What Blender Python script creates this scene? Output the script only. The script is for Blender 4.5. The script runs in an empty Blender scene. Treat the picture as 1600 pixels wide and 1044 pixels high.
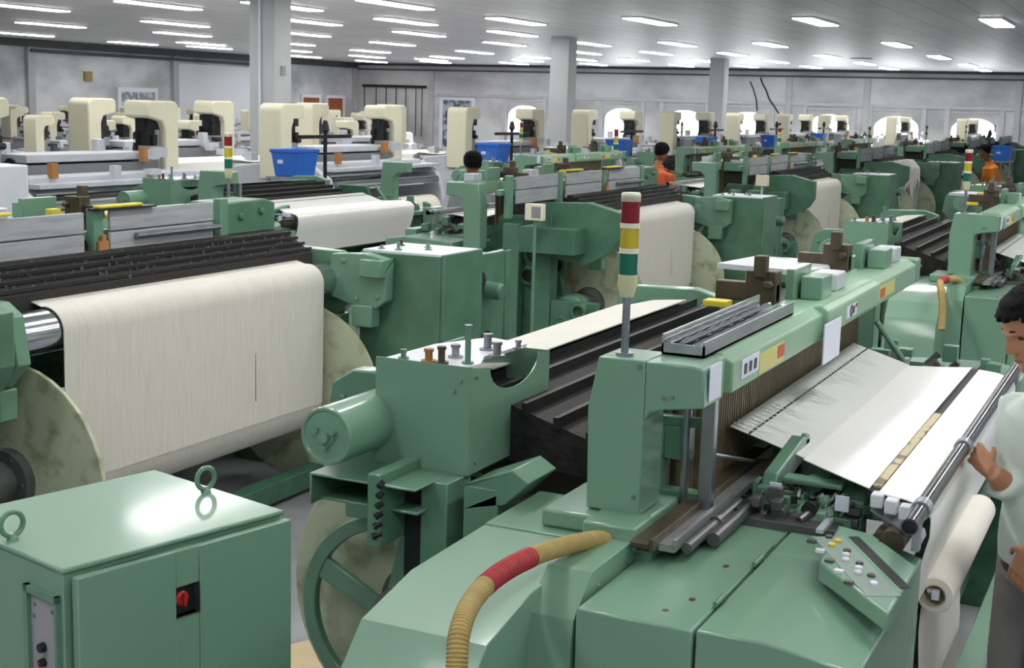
import bpy, bmesh, math, random
from mathutils import Vector, Matrix
random.seed(7)
R = math.radians
PI = math.pi
sc = bpy.context.scene
COL = sc.collection

# ------------------------------------------------------------------ camera, world, exposure
cam_d = bpy.data.cameras.new('camera')
cam = bpy.data.objects.new('camera', cam_d)
COL.objects.link(cam)
RM = ((0.89990869, 0.43521017, 0.02750392),
      (0.09665728, -0.13756647, -0.9857651),
      (-0.42523138, 0.88975703, -0.16586349))
rx, ry, rz = (Vector(r) for r in RM)
m3 = Matrix((rx, -ry, -rz)).transposed()
cam.matrix_world = Matrix.Translation((0, 0, 2.0)) @ m3.to_4x4()
cam_d.sensor_fit = 'HORIZONTAL'
cam_d.sensor_width = 36.0
cam_d.lens = 2137.45 * 36.0 / 1600.0
cam_d.clip_start = 0.05
cam_d.clip_end = 200
cam_d.dof.use_dof = True
cam_d.dof.focus_distance = 4.2
cam_d.dof.aperture_fstop = 16.0
sc.camera = cam
w = bpy.data.worlds.new('world')
sc.world = w
w.use_nodes = True
w.node_tree.nodes['Background'].inputs[0].default_value = (0.86, 0.93, 1.0, 1)
w.node_tree.nodes['Background'].inputs[1].default_value = 0.3
sc.view_settings.view_transform = 'Standard'
sc.view_settings.look = 'None'
sc.view_settings.gamma = 1
sc.view_settings.exposure = 0.35
LAMP = 15.5           # ceiling lamp diffuser strength
try:
    sc.cycles.use_denoising = True
    sc.cycles.max_bounces = 10
    sc.cycles.diffuse_bounces = 7
    sc.cycles.glossy_bounces = 3
    sc.cycles.sample_clamp_indirect = 6
except Exception:
    pass

# ------------------------------------------------------------------ materials
def srgb(r, g, b):
    def f(c):
        c /= 255.0
        return c / 12.92 if c <= 0.04045 else ((c + 0.055) / 1.055) ** 2.4
    return (f(r), f(g), f(b), 1)

def mat(name, col, rough=0.5, metal=0.0, var=0.0, scale=6.0, col2=None, stretch=(1, 1, 1), bump=0.0,
        coat=0.0, detail=4, spec=None, thr=None, rvar=0.0):
    m = bpy.data.materials.new(name)
    m.use_nodes = True
    nt = m.node_tree
    b = nt.nodes['Principled BSDF']
    c = srgb(*col)
    b.inputs['Base Color'].default_value = c
    b.inputs['Roughness'].default_value = rough
    b.inputs['Metallic'].default_value = metal
    if coat:
        b.inputs['Coat Weight'].default_value = coat
        b.inputs['Coat Roughness'].default_value = 0.09
    if spec is not None:
        b.inputs['Specular IOR Level'].default_value = spec
    if var or bump or col2 or rvar:
        tc = nt.nodes.new('ShaderNodeTexCoord')
        mp = nt.nodes.new('ShaderNodeMapping')
        mp.inputs['Scale'].default_value = stretch
        n = nt.nodes.new('ShaderNodeTexNoise')
        n.inputs['Scale'].default_value = scale
        n.inputs['Detail'].default_value = detail
        nt.links.new(tc.outputs['Object'], mp.inputs[0])
        nt.links.new(mp.outputs[0], n.inputs['Vector'])
        cr = nt.nodes.new('ShaderNodeValToRGB')
        lo, hi = thr or (0.3, 0.7)
        cr.color_ramp.elements[0].position = lo
        cr.color_ramp.elements[1].position = hi
        if col2:
            c2 = srgb(*col2)
        else:
            c2 = tuple(x * (1 - var) for x in c[:3]) + (1,)
        cr.color_ramp.elements[0].color = c2
        cr.color_ramp.elements[1].color = c
        nt.links.new(n.outputs['Fac'], cr.inputs[0])
        nt.links.new(cr.outputs[0], b.inputs['Base Color'])
        if rvar:
            mr = nt.nodes.new('ShaderNodeMapRange')
            mr.inputs['To Min'].default_value = rough - rvar
            mr.inputs['To Max'].default_value = rough + rvar
            nt.links.new(n.outputs['Fac'], mr.inputs['Value'])
            nt.links.new(mr.outputs[0], b.inputs['Roughness'])
        if bump:
            bp = nt.nodes.new('ShaderNodeBump')
            bp.inputs['Strength'].default_value = bump
            bp.inputs['Distance'].default_value = 0.01
            nt.links.new(n.outputs['Fac'], bp.inputs['Height'])
            nt.links.new(bp.outputs[0], b.inputs['Normal'])
    return m

def emis(name, col, st):
    m = bpy.data.materials.new(name)
    m.use_nodes = True
    b = m.node_tree.nodes['Principled BSDF']
    b.inputs['Base Color'].default_value = srgb(*col)
    b.inputs['Emission Color'].default_value = srgb(*col)
    b.inputs['Emission Strength'].default_value = st
    return m

GRN = mat('green_paint', (114, 153, 130), 0.42, var=0.07, scale=2.0, thr=(0.1, 0.9), coat=0.55)
GRN2 = mat('green_paint_worn', (100, 140, 117), 0.33, scale=9, col2=(92, 131, 109), rvar=0.04, thr=(.3, .7), coat=.3)
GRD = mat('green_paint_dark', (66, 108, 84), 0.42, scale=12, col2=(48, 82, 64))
GRL = mat('green_paint_lit', (140, 176, 148), 0.36, var=0.1, scale=4)  # same green lightened: light on the top beam face is put into the colour
FLG = mat('flange_paint', (178, 186, 158), 0.45, scale=9, col2=(142, 146, 112), thr=(0.35, 0.5))
CRM = mat('cream_paint', (226, 222, 196), 0.45, var=0.06, scale=4)
LGR = mat('light_grey_paint', (196, 200, 208), 0.4, var=0.12, scale=5)
GRY = mat('grey_paint', (140, 145, 148), 0.45, var=0.15, scale=6)
MGR = mat('mid_grey_metal', (104, 106, 106), 0.4, 0.5, var=0.3, scale=14)
DRK = mat('dark_iron', (40, 42, 44), 0.5, 0.3, var=0.4, scale=20)
BRZ = mat('bronze_iron', (96, 86, 70), 0.45, 0.5, var=0.4, scale=20)
BLK = mat('black_part', (18, 19, 21), 0.45)
TUB = mat('tube_steel', (112, 116, 124), 0.2, 1.0)
CHR = mat('chrome', (205, 210, 216), 0.16, 1.0, var=0.08, scale=30, stretch=(1, 0.1, 1))
STL = mat('steel', (160, 165, 172), 0.32, 0.9, var=0.25, scale=14)
ALU = mat('aluminium', (176, 180, 182), 0.35, 0.7, var=0.25, scale=18, stretch=(1, .3, 1))
BRD = mat('grey_board', (166, 170, 174), 0.6, scale=14, col2=(142, 146, 150), stretch=(1, .3, 3))
WPL = mat('white_plate', (216, 220, 228), 0.3, var=0.05)
CLO = mat('white_cloth', (250, 250, 247), 0.45, var=0.03, scale=30)
WRP = mat('warp_yarn', (206, 205, 197), 0.75, scale=26, col2=(190, 189, 179), stretch=(0.3, 9, 0.3), detail=6)
YRN = mat('yarn_dark_gap', (120, 116, 106), 0.9)
ROL = mat('roll_cloth', (232, 228, 218), 0.8, var=0.04, scale=12)
BRN = mat('heald_brown', (136, 124, 98), 0.6, scale=18, col2=(78, 68, 50), stretch=(1, 6, .5))
DWI = mat('drop_wire', (44, 42, 40), 0.7, 0.0, scale=50, col2=(12, 12, 12), stretch=(.5, 6, .6), bump=.6)
ORG = mat('orange_plastic', (176, 122, 68), 0.55, var=.2, scale=10)
YEL = mat('yellow_part', (214, 196, 60), 0.5)
RED = mat('red_part', (170, 36, 34), 0.4)
BLU = mat('blue_plastic', (48, 112, 214), 0.42, var=0.1)
SIG_R = mat('signal_red', (150, 24, 34), 0.18, scale=30, col2=(104, 14, 22), stretch=(1, 1, .1))
SIG_Y = mat('signal_yellow', (206, 190, 42), 0.2, scale=30, col2=(166, 146, 26), stretch=(1, 1, .1))
SIG_G = mat('signal_green', (24, 112, 92), 0.18, scale=30, col2=(14, 82, 68), stretch=(1, 1, .1))
SIG_W = mat('signal_white', (222, 220, 202), 0.4)
PAP = mat('paper', (216, 222, 236), 0.7)
TAN = mat('tan_hose', (178, 156, 94), 0.5, var=0.2, scale=30)
TAP = mat('red_tape', (176, 48, 56), 0.5, var=0.25, scale=40)
KRF = mat('kraft', (196, 178, 142), 0.8, var=0.15)
SKN = mat('skin', (176, 124, 92), 0.5, var=0.12, scale=8)
SKD = mat('skin_darker', (134, 84, 58), 0.5, var=0.12, scale=8)
HAR = mat('hair', (13, 12, 14), 0.8, var=0.4, scale=40, spec=0.15)
SHR = mat('shirt_pale', (206, 220, 212), 0.75, var=0.06, scale=6)
TRO = mat('trouser_grey', (162, 156, 157), 0.8, var=0.15, scale=10)
CLR = mat('clear_guard', (206, 226, 216), 0.1)
_b = CLR.node_tree.nodes['Principled BSDF']
_b.inputs['Transmission Weight'].default_value = 0.0
_b.inputs['Alpha'].default_value = 0.35

# ------------------------------------------------------------------ mesh helper
ORG0 = Vector((0, 0, 0))

class G:
    def __init__(s):
        s.v = []
        s.f = []

    def add(s, vs, fs):
        n = len(s.v)
        s.v += [tuple(p) for p in vs]
        s.f += [tuple(i + n for i in f) for f in fs]
        return s

    def box(s, x0, x1, y0, y1, z0, z1):
        vs = [(x, y, z) for z in (z0, z1) for y in (y0, y1) for x in (x0, x1)]
        return s.add(vs, [(0, 2, 3, 1), (4, 5, 7, 6), (0, 1, 5, 4), (2, 6, 7, 3), (0, 4, 6, 2), (1, 3, 7, 5)])

    def prism(s, pts, ax, a, b):
        def mk(p, t):
            return (t, p[0], p[1]) if ax == 'x' else (p[0], t, p[1]) if ax == 'y' else (p[0], p[1], t)
        n = len(pts)
        vs = [mk(p, a) for p in pts] + [mk(p, b) for p in pts]
        fs = [tuple(range(n)), tuple(range(2 * n - 1, n - 1, -1))]
        fs += [(i, (i + 1) % n, n + (i + 1) % n, n + i) for i in range(n)]
        return s.add(vs, fs)

    def frame(s, d):
        d = Vector(d).normalized()
        u = d.orthogonal().normalized()
        return d, u, d.cross(u)

    def cyl(s, p0, p1, r, r2=None, n=16, cap=True):
        p0, p1 = Vector(p0), Vector(p1)
        r2 = r if r2 is None else r2
        d, u, v = s.frame(p1 - p0)
        vs = []
        for p, q in ((p0, r), (p1, r2)):
            vs += [p + (u * math.cos(2 * PI * i / n) + v * math.sin(2 * PI * i / n)) * q for i in range(n)]
        fs = [(i, (i + 1) % n, n + (i + 1) % n, n + i) for i in range(n)]
        if cap:
            fs += [tuple(range(n - 1, -1, -1)), tuple(range(n, 2 * n))]
        return s.add(vs, fs)

    def lathe(s, p0, d, prof, n=24):
        """prof: list of (along, radius); closed when it ends at r=0 or meets itself"""
        p0 = Vector(p0)
        d, u, v = s.frame(d)
        vs = []
        for t, r in prof:
            vs += [p0 + d * t + (u * math.cos(2 * PI * i / n) + v * math.sin(2 * PI * i / n)) * max(r, 1e-5) for i in range(n)]
        fs = []
        for k in range(len(prof) - 1):
            fs += [(k * n + i, k * n + (i + 1) % n, (k + 1) * n + (i + 1) % n, (k + 1) * n + i) for i in range(n)]
        return s.add(vs, fs)

    def tube(s, pts, r, n=10, closed=False):
        pts = [Vector(p) for p in pts]
        m = len(pts)
        vs = []
        u = None
        for i, p in enumerate(pts):
            a = pts[(i - 1) % m] if (closed or i > 0) else p
            b = pts[(i + 1) % m] if (closed or i < m - 1) else p
            d = (b - a).normalized()
            if u is None:
                u = d.orthogonal().normalized()
            u = (u - d * u.dot(d)).normalized()
            v = d.cross(u)
            rr = r[i] if isinstance(r, (list, tuple)) else r
            vs += [p + (u * math.cos(2 * PI * j / n) + v * math.sin(2 * PI * j / n)) * rr for j in range(n)]
        fs = []
        for k in range(m if closed else m - 1):
            k2 = (k + 1) % m
            fs += [(k * n + i, k * n + (i + 1) % n, k2 * n + (i + 1) % n, k2 * n + i) for i in range(n)]
        if not closed:
            fs += [tuple(range(n - 1, -1, -1)), tuple(range((m - 1) * n, m * n))]
        return s.add(vs, fs)

    def strip(s, path, ax, a, b, t):
        """a bent sheet of thickness t whose outline path lies across axis ax"""
        P = [Vector(p) for p in path]
        out = []
        for i, p in enumerate(P):
            d = (P[min(i + 1, len(P) - 1)] - P[max(i - 1, 0)]).normalized()
            out.append(p + Vector((-d.y, d.x)) * t)
        n = len(P)
        def mk(p, q):
            return (q, p[0], p[1]) if ax == 'x' else (p[0], q, p[1]) if ax == 'y' else (p[0], p[1], q)
        vs = [mk(p, a) for p in P] + [mk(p, b) for p in P] + [mk(p, a) for p in out] + [mk(p, b) for p in out]
        fs = []
        for i in range(n - 1):
            fs += [(i, i + 1, n + i + 1, n + i), (2 * n + i, 3 * n + i, 3 * n + i + 1, 2 * n + i + 1),
                   (i, 2 * n + i, 2 * n + i + 1, i + 1), (n + i, n + i + 1, 3 * n + i + 1, 3 * n + i)]
        fs += [(0, n, 3 * n, 2 * n), (n - 1, 3 * n - 1, 4 * n - 1, 2 * n - 1)]
        return s.add(vs, fs)

    def ell(s, c, rx, ry, rz, n=14, m=10):
        c = Vector(c)
        vs = []
        for j in range(m + 1):
            a = PI * j / m
            for i in range(n):
                b = 2 * PI * i / n
                vs.append((c.x + rx * math.sin(a) * math.cos(b), c.y + ry * math.sin(a) * math.sin(b), c.z + rz * math.cos(a)))
        fs = [(j * n + i, j * n + (i + 1) % n, (j + 1) * n + (i + 1) % n, (j + 1) * n + i) for j in range(m) for i in range(n)]
        return s.add(vs, fs)

    def bolt(s, p, d=(0, 0, 1), r=0.008, h=0.008):
        p = Vector(p)
        return s.cyl(p, p + Vector(d).normalized() * h, r, n=6)

    def obj(s, name, m, parent=None, bevel=0.0, org=None, label=None, loc=None, seg=2):
        o0 = org if org is not None else (ORG0 if parent is not None else Vector((0, 0, 0)))
        bm = bmesh.new()
        bv = [bm.verts.new(Vector(p) - Vector(o0)) for p in s.v]
        for f in s.f:
            try:
                bm.faces.new([bv[i] for i in f])
            except ValueError:
                pass
        bmesh.ops.remove_doubles(bm, verts=bm.verts, dist=1e-5)
        bmesh.ops.recalc_face_normals(bm, faces=bm.faces)
        me = bpy.data.meshes.new(name)
        bm.to_mesh(me)
        bm.free()
        me.materials.append(m)
        for p in me.polygons:
            p.use_smooth = True
        me.set_sharp_from_angle(angle=R(24))
        o = bpy.data.objects.new(name, me)
        COL.objects.link(o)
        if parent is not None:
            o.parent = parent
        if loc is not None:
            o.location = loc
        if bevel:
            b = o.modifiers.new('bevel', 'BEVEL')
            b.width = bevel
            b.segments = seg
            b.limit_method = 'ANGLE'
            b.angle_limit = R(40)
        if label:
            o['label'] = label
        return o

def thing(name, label, cat, loc=(0, 0, 0), group=None, rz=0.0):
    global ORG0
    o = bpy.data.objects.new(name, None)
    o.empty_display_size = 0.1
    COL.objects.link(o)
    o.location = loc
    o.rotation_euler = (0, 0, rz)
    tag(o, label, cat, group)
    ORG0 = Vector(loc)
    return o

def tag(o, label, cat, group=None):
    o['label'] = label
    o['category'] = cat
    if group:
        o['group'] = group
    return o

def struct(o):
    o['kind'] = 'structure'
    return o

KIDS = {}
def kids(o):
    if not KIDS:
        for c in bpy.data.objects:
            if c.parent:
                KIDS.setdefault(c.parent.name, []).append(c)
    return KIDS.get(o.name, [])

def dup(root, loc, rz=0.0, label=None, group=None, skip=()):
    r = root.copy()
    COL.objects.link(r)
    r.location = loc
    r.rotation_euler = (0, 0, rz)
    if label:
        r['label'] = label
    if group:
        r['group'] = group
    for ch in kids(root):
        if ch.name.split('.')[0] in skip:
            continue
        c = ch.copy()
        COL.objects.link(c)
        c.parent = r
        for g in kids(ch):
            d = g.copy()
            COL.objects.link(d)
            d.parent = c
    return r

def arc(cx, cy, r, a0, a1, n=8):
    return [(cx + r * math.cos(R(a0 + (a1 - a0) * i / n)), cy + r * math.sin(R(a0 + (a1 - a0) * i / n))) for i in range(n + 1)]

# ------------------------------------------------------------------ the hall
HC = 3.6
LX, FY = -33.0, 52.4

def hall_mats():
    fl = mat('floor_concrete', (150, 151, 156), 0.42, scale=2.2, col2=(116, 117, 122), detail=8, thr=(0.35, 0.65))
    ce = mat('ceiling_panels', (240, 240, 239), 0.42, var=0.05, scale=0.6)
    nt = ce.node_tree
    b = nt.nodes['Principled BSDF']
    src = b.inputs['Base Color'].links[0].from_socket
    br = nt.nodes.new('ShaderNodeTexBrick')
    br.offset = 0.0
    br.inputs['Scale'].default_value = 1.0
    br.inputs['Brick Width'].default_value = 0.6
    br.inputs['Row Height'].default_value = 1.2
    br.inputs['Mortar Size'].default_value = 0.012
    br.inputs['Color1'].default_value = (1, 1, 1, 1)
    br.inputs['Color2'].default_value = (0.93, 0.93, 0.93, 1)
    br.inputs['Mortar'].default_value = (0.55, 0.55, 0.55, 1)
    tc = nt.nodes.new('ShaderNodeTexCoord')
    nt.links.new(tc.outputs['Object'], br.inputs['Vector'])
    mx = nt.nodes.new('ShaderNodeMix')
    mx.data_type = 'RGBA'
    mx.blend_type = 'MULTIPLY'
    mx.inputs[0].default_value = 1
    nt.links.new(src, mx.inputs[6])
    nt.links.new(br.outputs['Color'], mx.inputs[7])
    nt.links.new(mx.outputs[2], b.inputs['Base Color'])
    wl = mat('wall_plaster', (216, 218, 221), 0.8, scale=0.55, col2=(172, 174, 177), detail=9, thr=(0.38, 0.62), stretch=(1, 1, 1.6))
    wf = mat('wall_plaster_far', (208, 209, 211), 0.8, scale=0.5, col2=(168, 169, 170), detail=9, thr=(0.35, 0.6), stretch=(1, 1, 1.6))
    pm = mat('pillar_plaster', (186, 189, 191), 0.7, var=0.12, scale=1.5)
    tm = mat('trim_dark', (74, 76, 78), 0.7, var=0.3, scale=1.5)
    return fl, ce, wl, wf, pm, tm
FL, CE, WL, WF, PM, TM = hall_mats()
WHT = mat('white_paint', (226, 229, 236), 0.7, var=0.03, scale=1)
DOO = mat('door_brown', (168, 88, 44), 0.5, var=0.3, scale=2)
DAYL = emis('daylight_pane', (250, 252, 255), 9.0)
DIF = emis('lamp_diffuser', (255, 253, 250), LAMP)

struct(G().box(LX - 0.2, 6, -4, FY + 0.2, -0.1, 0).obj('floor', FL))
struct(G().box(LX - 0.2, 6, -4, FY + 0.2, HC, HC + 0.1).obj('ceiling', CE))
struct(G().box(LX - 0.2, LX, -4, FY + 0.2, 0, HC).obj('wall_left', WL))

# far wall with real arched openings
wins = [(-24.75, 1.5), (-20.4, 1.45), (-17.75, 1.55), (-15.15, 1.55), (-12.0, 1.5), (-9.5, 1.6), (-6.75, 1.55), (-4.0, 1.5)]
g = G()
ZS, ZA, ZT = 0.75, 1.5, 1.95
x = LX
for c, wd in wins:
    g.box(x, c - wd / 2, FY, FY + 0.35, 0, HC)
    g.box(c - wd / 2, c + wd / 2, FY, FY + 0.35, 0, ZS)
    top = [(c + wd / 2 * math.cos(R(a)), ZA + (ZT - ZA) * math.sin(R(a))) for a in range(180, -1, -12)]
    g.prism(top + [(c + wd / 2, HC), (c - wd / 2, HC)], 'y', FY, FY + 0.35)
    x = c + wd / 2
g.box(x, 6, FY, FY + 0.35, 0, HC)
struct(g.obj('wall_far', WF))
for i, (c, wd) in enumerate(wins):
    pts = [(c - wd / 2, ZS)] + [(c + wd / 2 * math.cos(R(a)), ZA + (ZT - ZA) * math.sin(R(a))) for a in range(180, -1, -12)] + [(c + wd / 2, ZS)]
    fr = G().tube([(p[0], FY + 0.2, p[1]) for p in pts], 0.03, 6)
    fr.box(c - 0.012, c + 0.012, FY + 0.19, FY + 0.21, ZS, ZT)
    o = struct(fr.obj('window_%d' % (i + 1), WHT))
    pn = G().prism(pts, 'y', FY + 0.24, FY + 0.26).obj('window_pane', DAYL)
    pn.parent = o
# mouldings of the far wall
g = G().box(-29.2, 6, FY - 0.06, FY, 2.24, 2.36)
for c, wd in wins:
    for s in (-1, 1):
        xx = c + s * (wd / 2 + 0.18)
        g.box(xx - 0.09, xx + 0.09, FY - 0.05, FY, 0, 2.24)
    g.box(c - wd / 2 - 0.27, c + wd / 2 + 0.27, FY - 0.03, FY, 2.1, 2.16)
struct(g.obj('trim_1', mat('moulding_grey', (192, 195, 199), 0.7, var=0.1), bevel=0.01))
struct(G().box(LX, 6, FY - 0.12, FY, 3.5, 3.6).box(LX, 6, FY - 0.04, FY, 3.3, 3.36).obj('trim_2', TM))
struct(G().box(LX, LX + 0.14, -4, FY - 0.12, 3.36, 3.6).box(LX, LX + 0.22, 33, 46, 3.2, 3.3).obj('trim_3', TM))
g = G()
for yy in (32.9, 39.9, 45.8, 52.0):
    g.box(LX, LX + 0.12, yy, yy + 0.3, 0, 3.36)
for xx in (-29.3, -22.7, -13.7, -10.75, -5.4):
    g.box(xx, xx + 0.22, FY - 0.08, FY, 0, 3.3)
struct(g.obj('trim_4', PM, bevel=0.01))
struct(G().box(LX, LX + 0.05, 40.25, 45.8, 0, 3.12).obj('trim_5', WHT))
# doors
def door(n, g_frame, leaf, lm):
    o = struct(g_frame.obj('door_%d' % n, WHT))
    l = leaf.obj('door_leaf', lm)
    l.parent = o
for n, (a, b) in enumerate(((48.15, 49.35), (50.0, 51.2))):
    f = G().box(LX, LX + 0.09, a - 0.12, a, 0, 2.15).box(LX, LX + 0.09, b, b + 0.12, 0, 2.15).box(LX, LX + 0.09, a, b, 2.03, 2.15)
    door(n + 1, f, G().box(LX, LX + 0.04, a, b, 0, 2.03).box(LX + 0.04, LX + 0.05, a + 0.15, b - 0.15, 0.3, 1.8), DOO)
GLD = mat('glass_dark', (84, 92, 104), 0.2, scale=3, col2=(176, 184, 196), thr=(0.45, 0.55))
f = G().box(LX, LX + 0.1, 37.0, 37.16, 0, 2.2).box(LX, LX + 0.1, 38.9, 39.06, 0, 2.2).box(LX, LX + 0.1, 37.16, 38.9, 2.05, 2.2)
door(3, f, G().box(LX, LX + 0.04, 37.16, 38.9, 0, 2.05).box(LX + 0.04, LX + 0.06, 38.0, 38.06, 0, 2.05), GLD)
f = G().box(-28.75, -28.6, FY - 0.1, FY, 0, 2.2).box(-27.2, -27.05, FY - 0.1, FY, 0, 2.2).box(-28.6, -27.2, FY - 0.1, FY, 2.08, 2.2)
door(4, f, G().box(-28.6, -27.2, FY - 0.05, FY, 0, 2.08), GLD)

# pillars
for (px, py, lab) in ((-13.37, 18.62, 'tall grey square concrete pillar nearest the camera, white conduit down its front'),
                      (-13.37, 30.4, 'grey square concrete pillar in the middle of the hall, reaching the ceiling'),
                      (-13.37, 42.7, 'farthest grey square concrete pillar, before the bright arched windows')):
    t = thing('pillar', lab, 'pillar', (px, py, 0), 'square concrete pillars')
    G().box(px - 0.24, px + 0.24, py - 0.24, py + 0.24, 0, HC).obj('shaft', PM, t, bevel=0.012)
    if py < 20:
        G().cyl((px - 0.02, py - 0.27, 0.4), (px - 0.02, py - 0.27, HC), 0.018, n=8).obj('conduit', WHT, t)
        g = G().box(px + 0.241, px + 0.26, py - 0.06, py + 0.06, 2.35, 2.5)
        g.obj('cover_plate', GRY, t)

# ceiling lamps: the measured fixtures plus the same grid continued over the camera
XS = [-3, -6, -9, -11.8, -14.2]
LP = [(-20.2, 20.2), (-24.7, 25.5), (-29.9, 29.8), (-16.7, 19.9), (-20.6, 25.1), (-23.9, 29.4), (-30.2, 34.7), (-27.5, 34.7),
      (-29.3, 37.4), (-14.3, 20.3), (-16.6, 24.5), (-19.9, 29.1), (-23.8, 34.2), (-27.3, 39.2), (-30.5, 44.6), (-11.9, 20.1),
      (-14.2, 24.4), (-16.4, 28.8), (-20.1, 33.8), (-24.1, 39.1), (-27.2, 43.9), (-30.4, 49.4), (-23.8, 43.8), (-25.9, 46.4),
      (-27.1, 48.9), (-20.2, 39), (-11.7, 24.3), (-13.8, 28.5), (-16.4, 33.4), (-19.7, 42.6), (-21.5, 45.7), (-23.8, 49.3),
      (-9.0, 24.4), (-13.8, 33.1), (-11.4, 32.9), (-16.3, 38.6), (-13.9, 38.3), (-18.8, 44.3), (-16.7, 43.9), (-20.3, 49),
      (-16.8, 49), (-11.7, 38.6), (-14.4, 44.2), (-14.3, 48.9), (-5.95, 24.5), (-9.05, 32.9), (-9.2, 39.5), (-11.9, 44),
      (-11.9, 48.7), (-6.0, 32.5), (-9.2, 44.6), (-9.3, 49.2), (-2.95, 24.8), (-6.1, 39.3), (-6.15, 45.2), (-6.2, 49.3)]
for yy in (0.0, 4.2, 16.6):
    for xx in (3.0, 0.2, -2.6, -5.4, -8.4, -11.4, -14.6, -17.8):
        if xx > -0.9 * yy - 6.2:
            LP.append((xx, yy))
LP += [(0.2, 29), (0, 38), (3, 8.6), (.2, 7.6), (-2.5, 7.0), (-7.35, 9.4), (-10.3, 9.4), (3, 11.4), (.15, 11.4), (-2.78, 11.4), (-5.7, 12.6), (-8.6, 13.2), (-11.5, 13.2), (-14.5, 13.2), (-5.2, 6.6)]
LP.sort(key=lambda p: -p[1])
ROWS = []
for p in LP:
    if not ROWS or ROWS[-1][0][1] - p[1] > 1.6:
        ROWS.append([])
    ROWS[-1].append(p)
LLAB = {}
NUMW = 'one two three four five six seven eight nine ten eleven twelve thirteen fourteen fifteen sixteen seventeen eighteen nineteen twenty twenty-one twenty-two twenty-three twenty-four twenty-five twenty-six twenty-seven twenty-eight twenty-nine thirty'.split()
for i, rw_ in enumerate(ROWS):
    for j, p in enumerate(sorted(rw_)):
        LLAB[p] = 'ceiling lamp %s from the left wall in lamp row %s from the far wall' % (NUMW[j], NUMW[i])
def rowword(i):
    return ['first', 'second', 'third', 'fourth', 'fifth', 'sixth', 'seventh', 'eighth', 'ninth', 'tenth'][i]
proto = None
for i, (px, py) in enumerate(LP):
    lab = LLAB[(px, py)]
    if proto is None:
        proto = thing('ceiling_light', lab, 'lamp', (px, py, HC), 'ceiling lamps')
        G().box(px - 0.19, px - 0.165, py - 1.04, py + 1.04, HC - 0.03, HC).box(px + 0.165, px + 0.19, py - 1.04, py + 1.04, HC - 0.03, HC) \
            .box(px - 0.165, px + 0.165, py - 1.04, py - 1.0, HC - 0.03, HC).box(px - 0.165, px + 0.165, py + 1.0, py + 1.04, HC - 0.03, HC).obj('frame', WHT, proto)
        G().box(px - 0.165, px + 0.165, py - 1.0, py + 1.0, HC - 0.045, HC - 0.004).obj('diffuser', DIF, proto)
        LPR = (px, py)
    else:
        r = proto.copy()
        COL.objects.link(r)
        r.location = (px, py, HC)
        r['label'] = lab
        for ch in [c for c in bpy.data.objects if c.parent == proto]:
            c = ch.copy()
            COL.objects.link(c)
            c.parent = r

# things on the walls
t = thing('pipe_rack', 'dark horizontal pipe with thin drop pipes on the far wall, beside the left corner', 'pipes', (-31, FY - 0.1, 2.6))
G().cyl((-32.6, FY - 0.14, 2.62), (-29.4, FY - 0.14, 2.62), 0.055, n=8).obj('header_pipe', DRK, t)
for k, xx in enumerate((-32.5, -31.9, -31.4, -30.9, -30.4, -29.9, -29.6)):
    G().cyl((xx, FY - 0.14, 0.5), (xx, FY - 0.14, 2.6), 0.022, n=6).obj('drop_pipe', DRK, t)
ORG0 = Vector((0, 0, 0))
tag(G().box(LX, LX + 0.08, 35.45, 35.8, 2.36, 2.68).box(LX + 0.08, LX + 0.1, 35.55, 35.7, 2.45, 2.6).obj('notice_board', mat('board_tan', (168, 146, 92), .7, var=.3, scale=8)),
    'small brown and yellow notice board high on the left wall', 'board')
tag(G().tube([(-14.7, FY - 0.15, 3.25), (-14.6, FY - 0.15, 3.0), (-14.45, FY - 0.2, 2.8), (-14.3, FY - 0.2, 2.45), (-14.0, FY - 0.3, 2.1), (-13.7, FY - 0.4, 1.7), (-13.5, FY - 0.5, 1.3)], 0.035, 6)
    .tube([(-15.1, FY - 0.15, 3.1), (-14.95, FY - 0.15, 2.8), (-14.8, FY - 0.2, 2.4), (-14.75, FY - 0.2, 2.0)], 0.03, 6).obj('hanging_cable', BLK),
    'black cables running slantwise down the far wall between two arched windows', 'cable')
tag(G().box(-8.9, -8.3, 41.0, 41.3, HC - 0.02, HC - 0.002).obj('ceiling_vent', DRK), 'small dark grille in the ceiling near the far wall', 'vent')
# ------------------------------------------------------------------ green weaving loom
# the loom is modelled where the front one stands: warp at -X, cloth at +X, width along Y
LO = Vector((-1.3, 4.3, 0))

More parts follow.
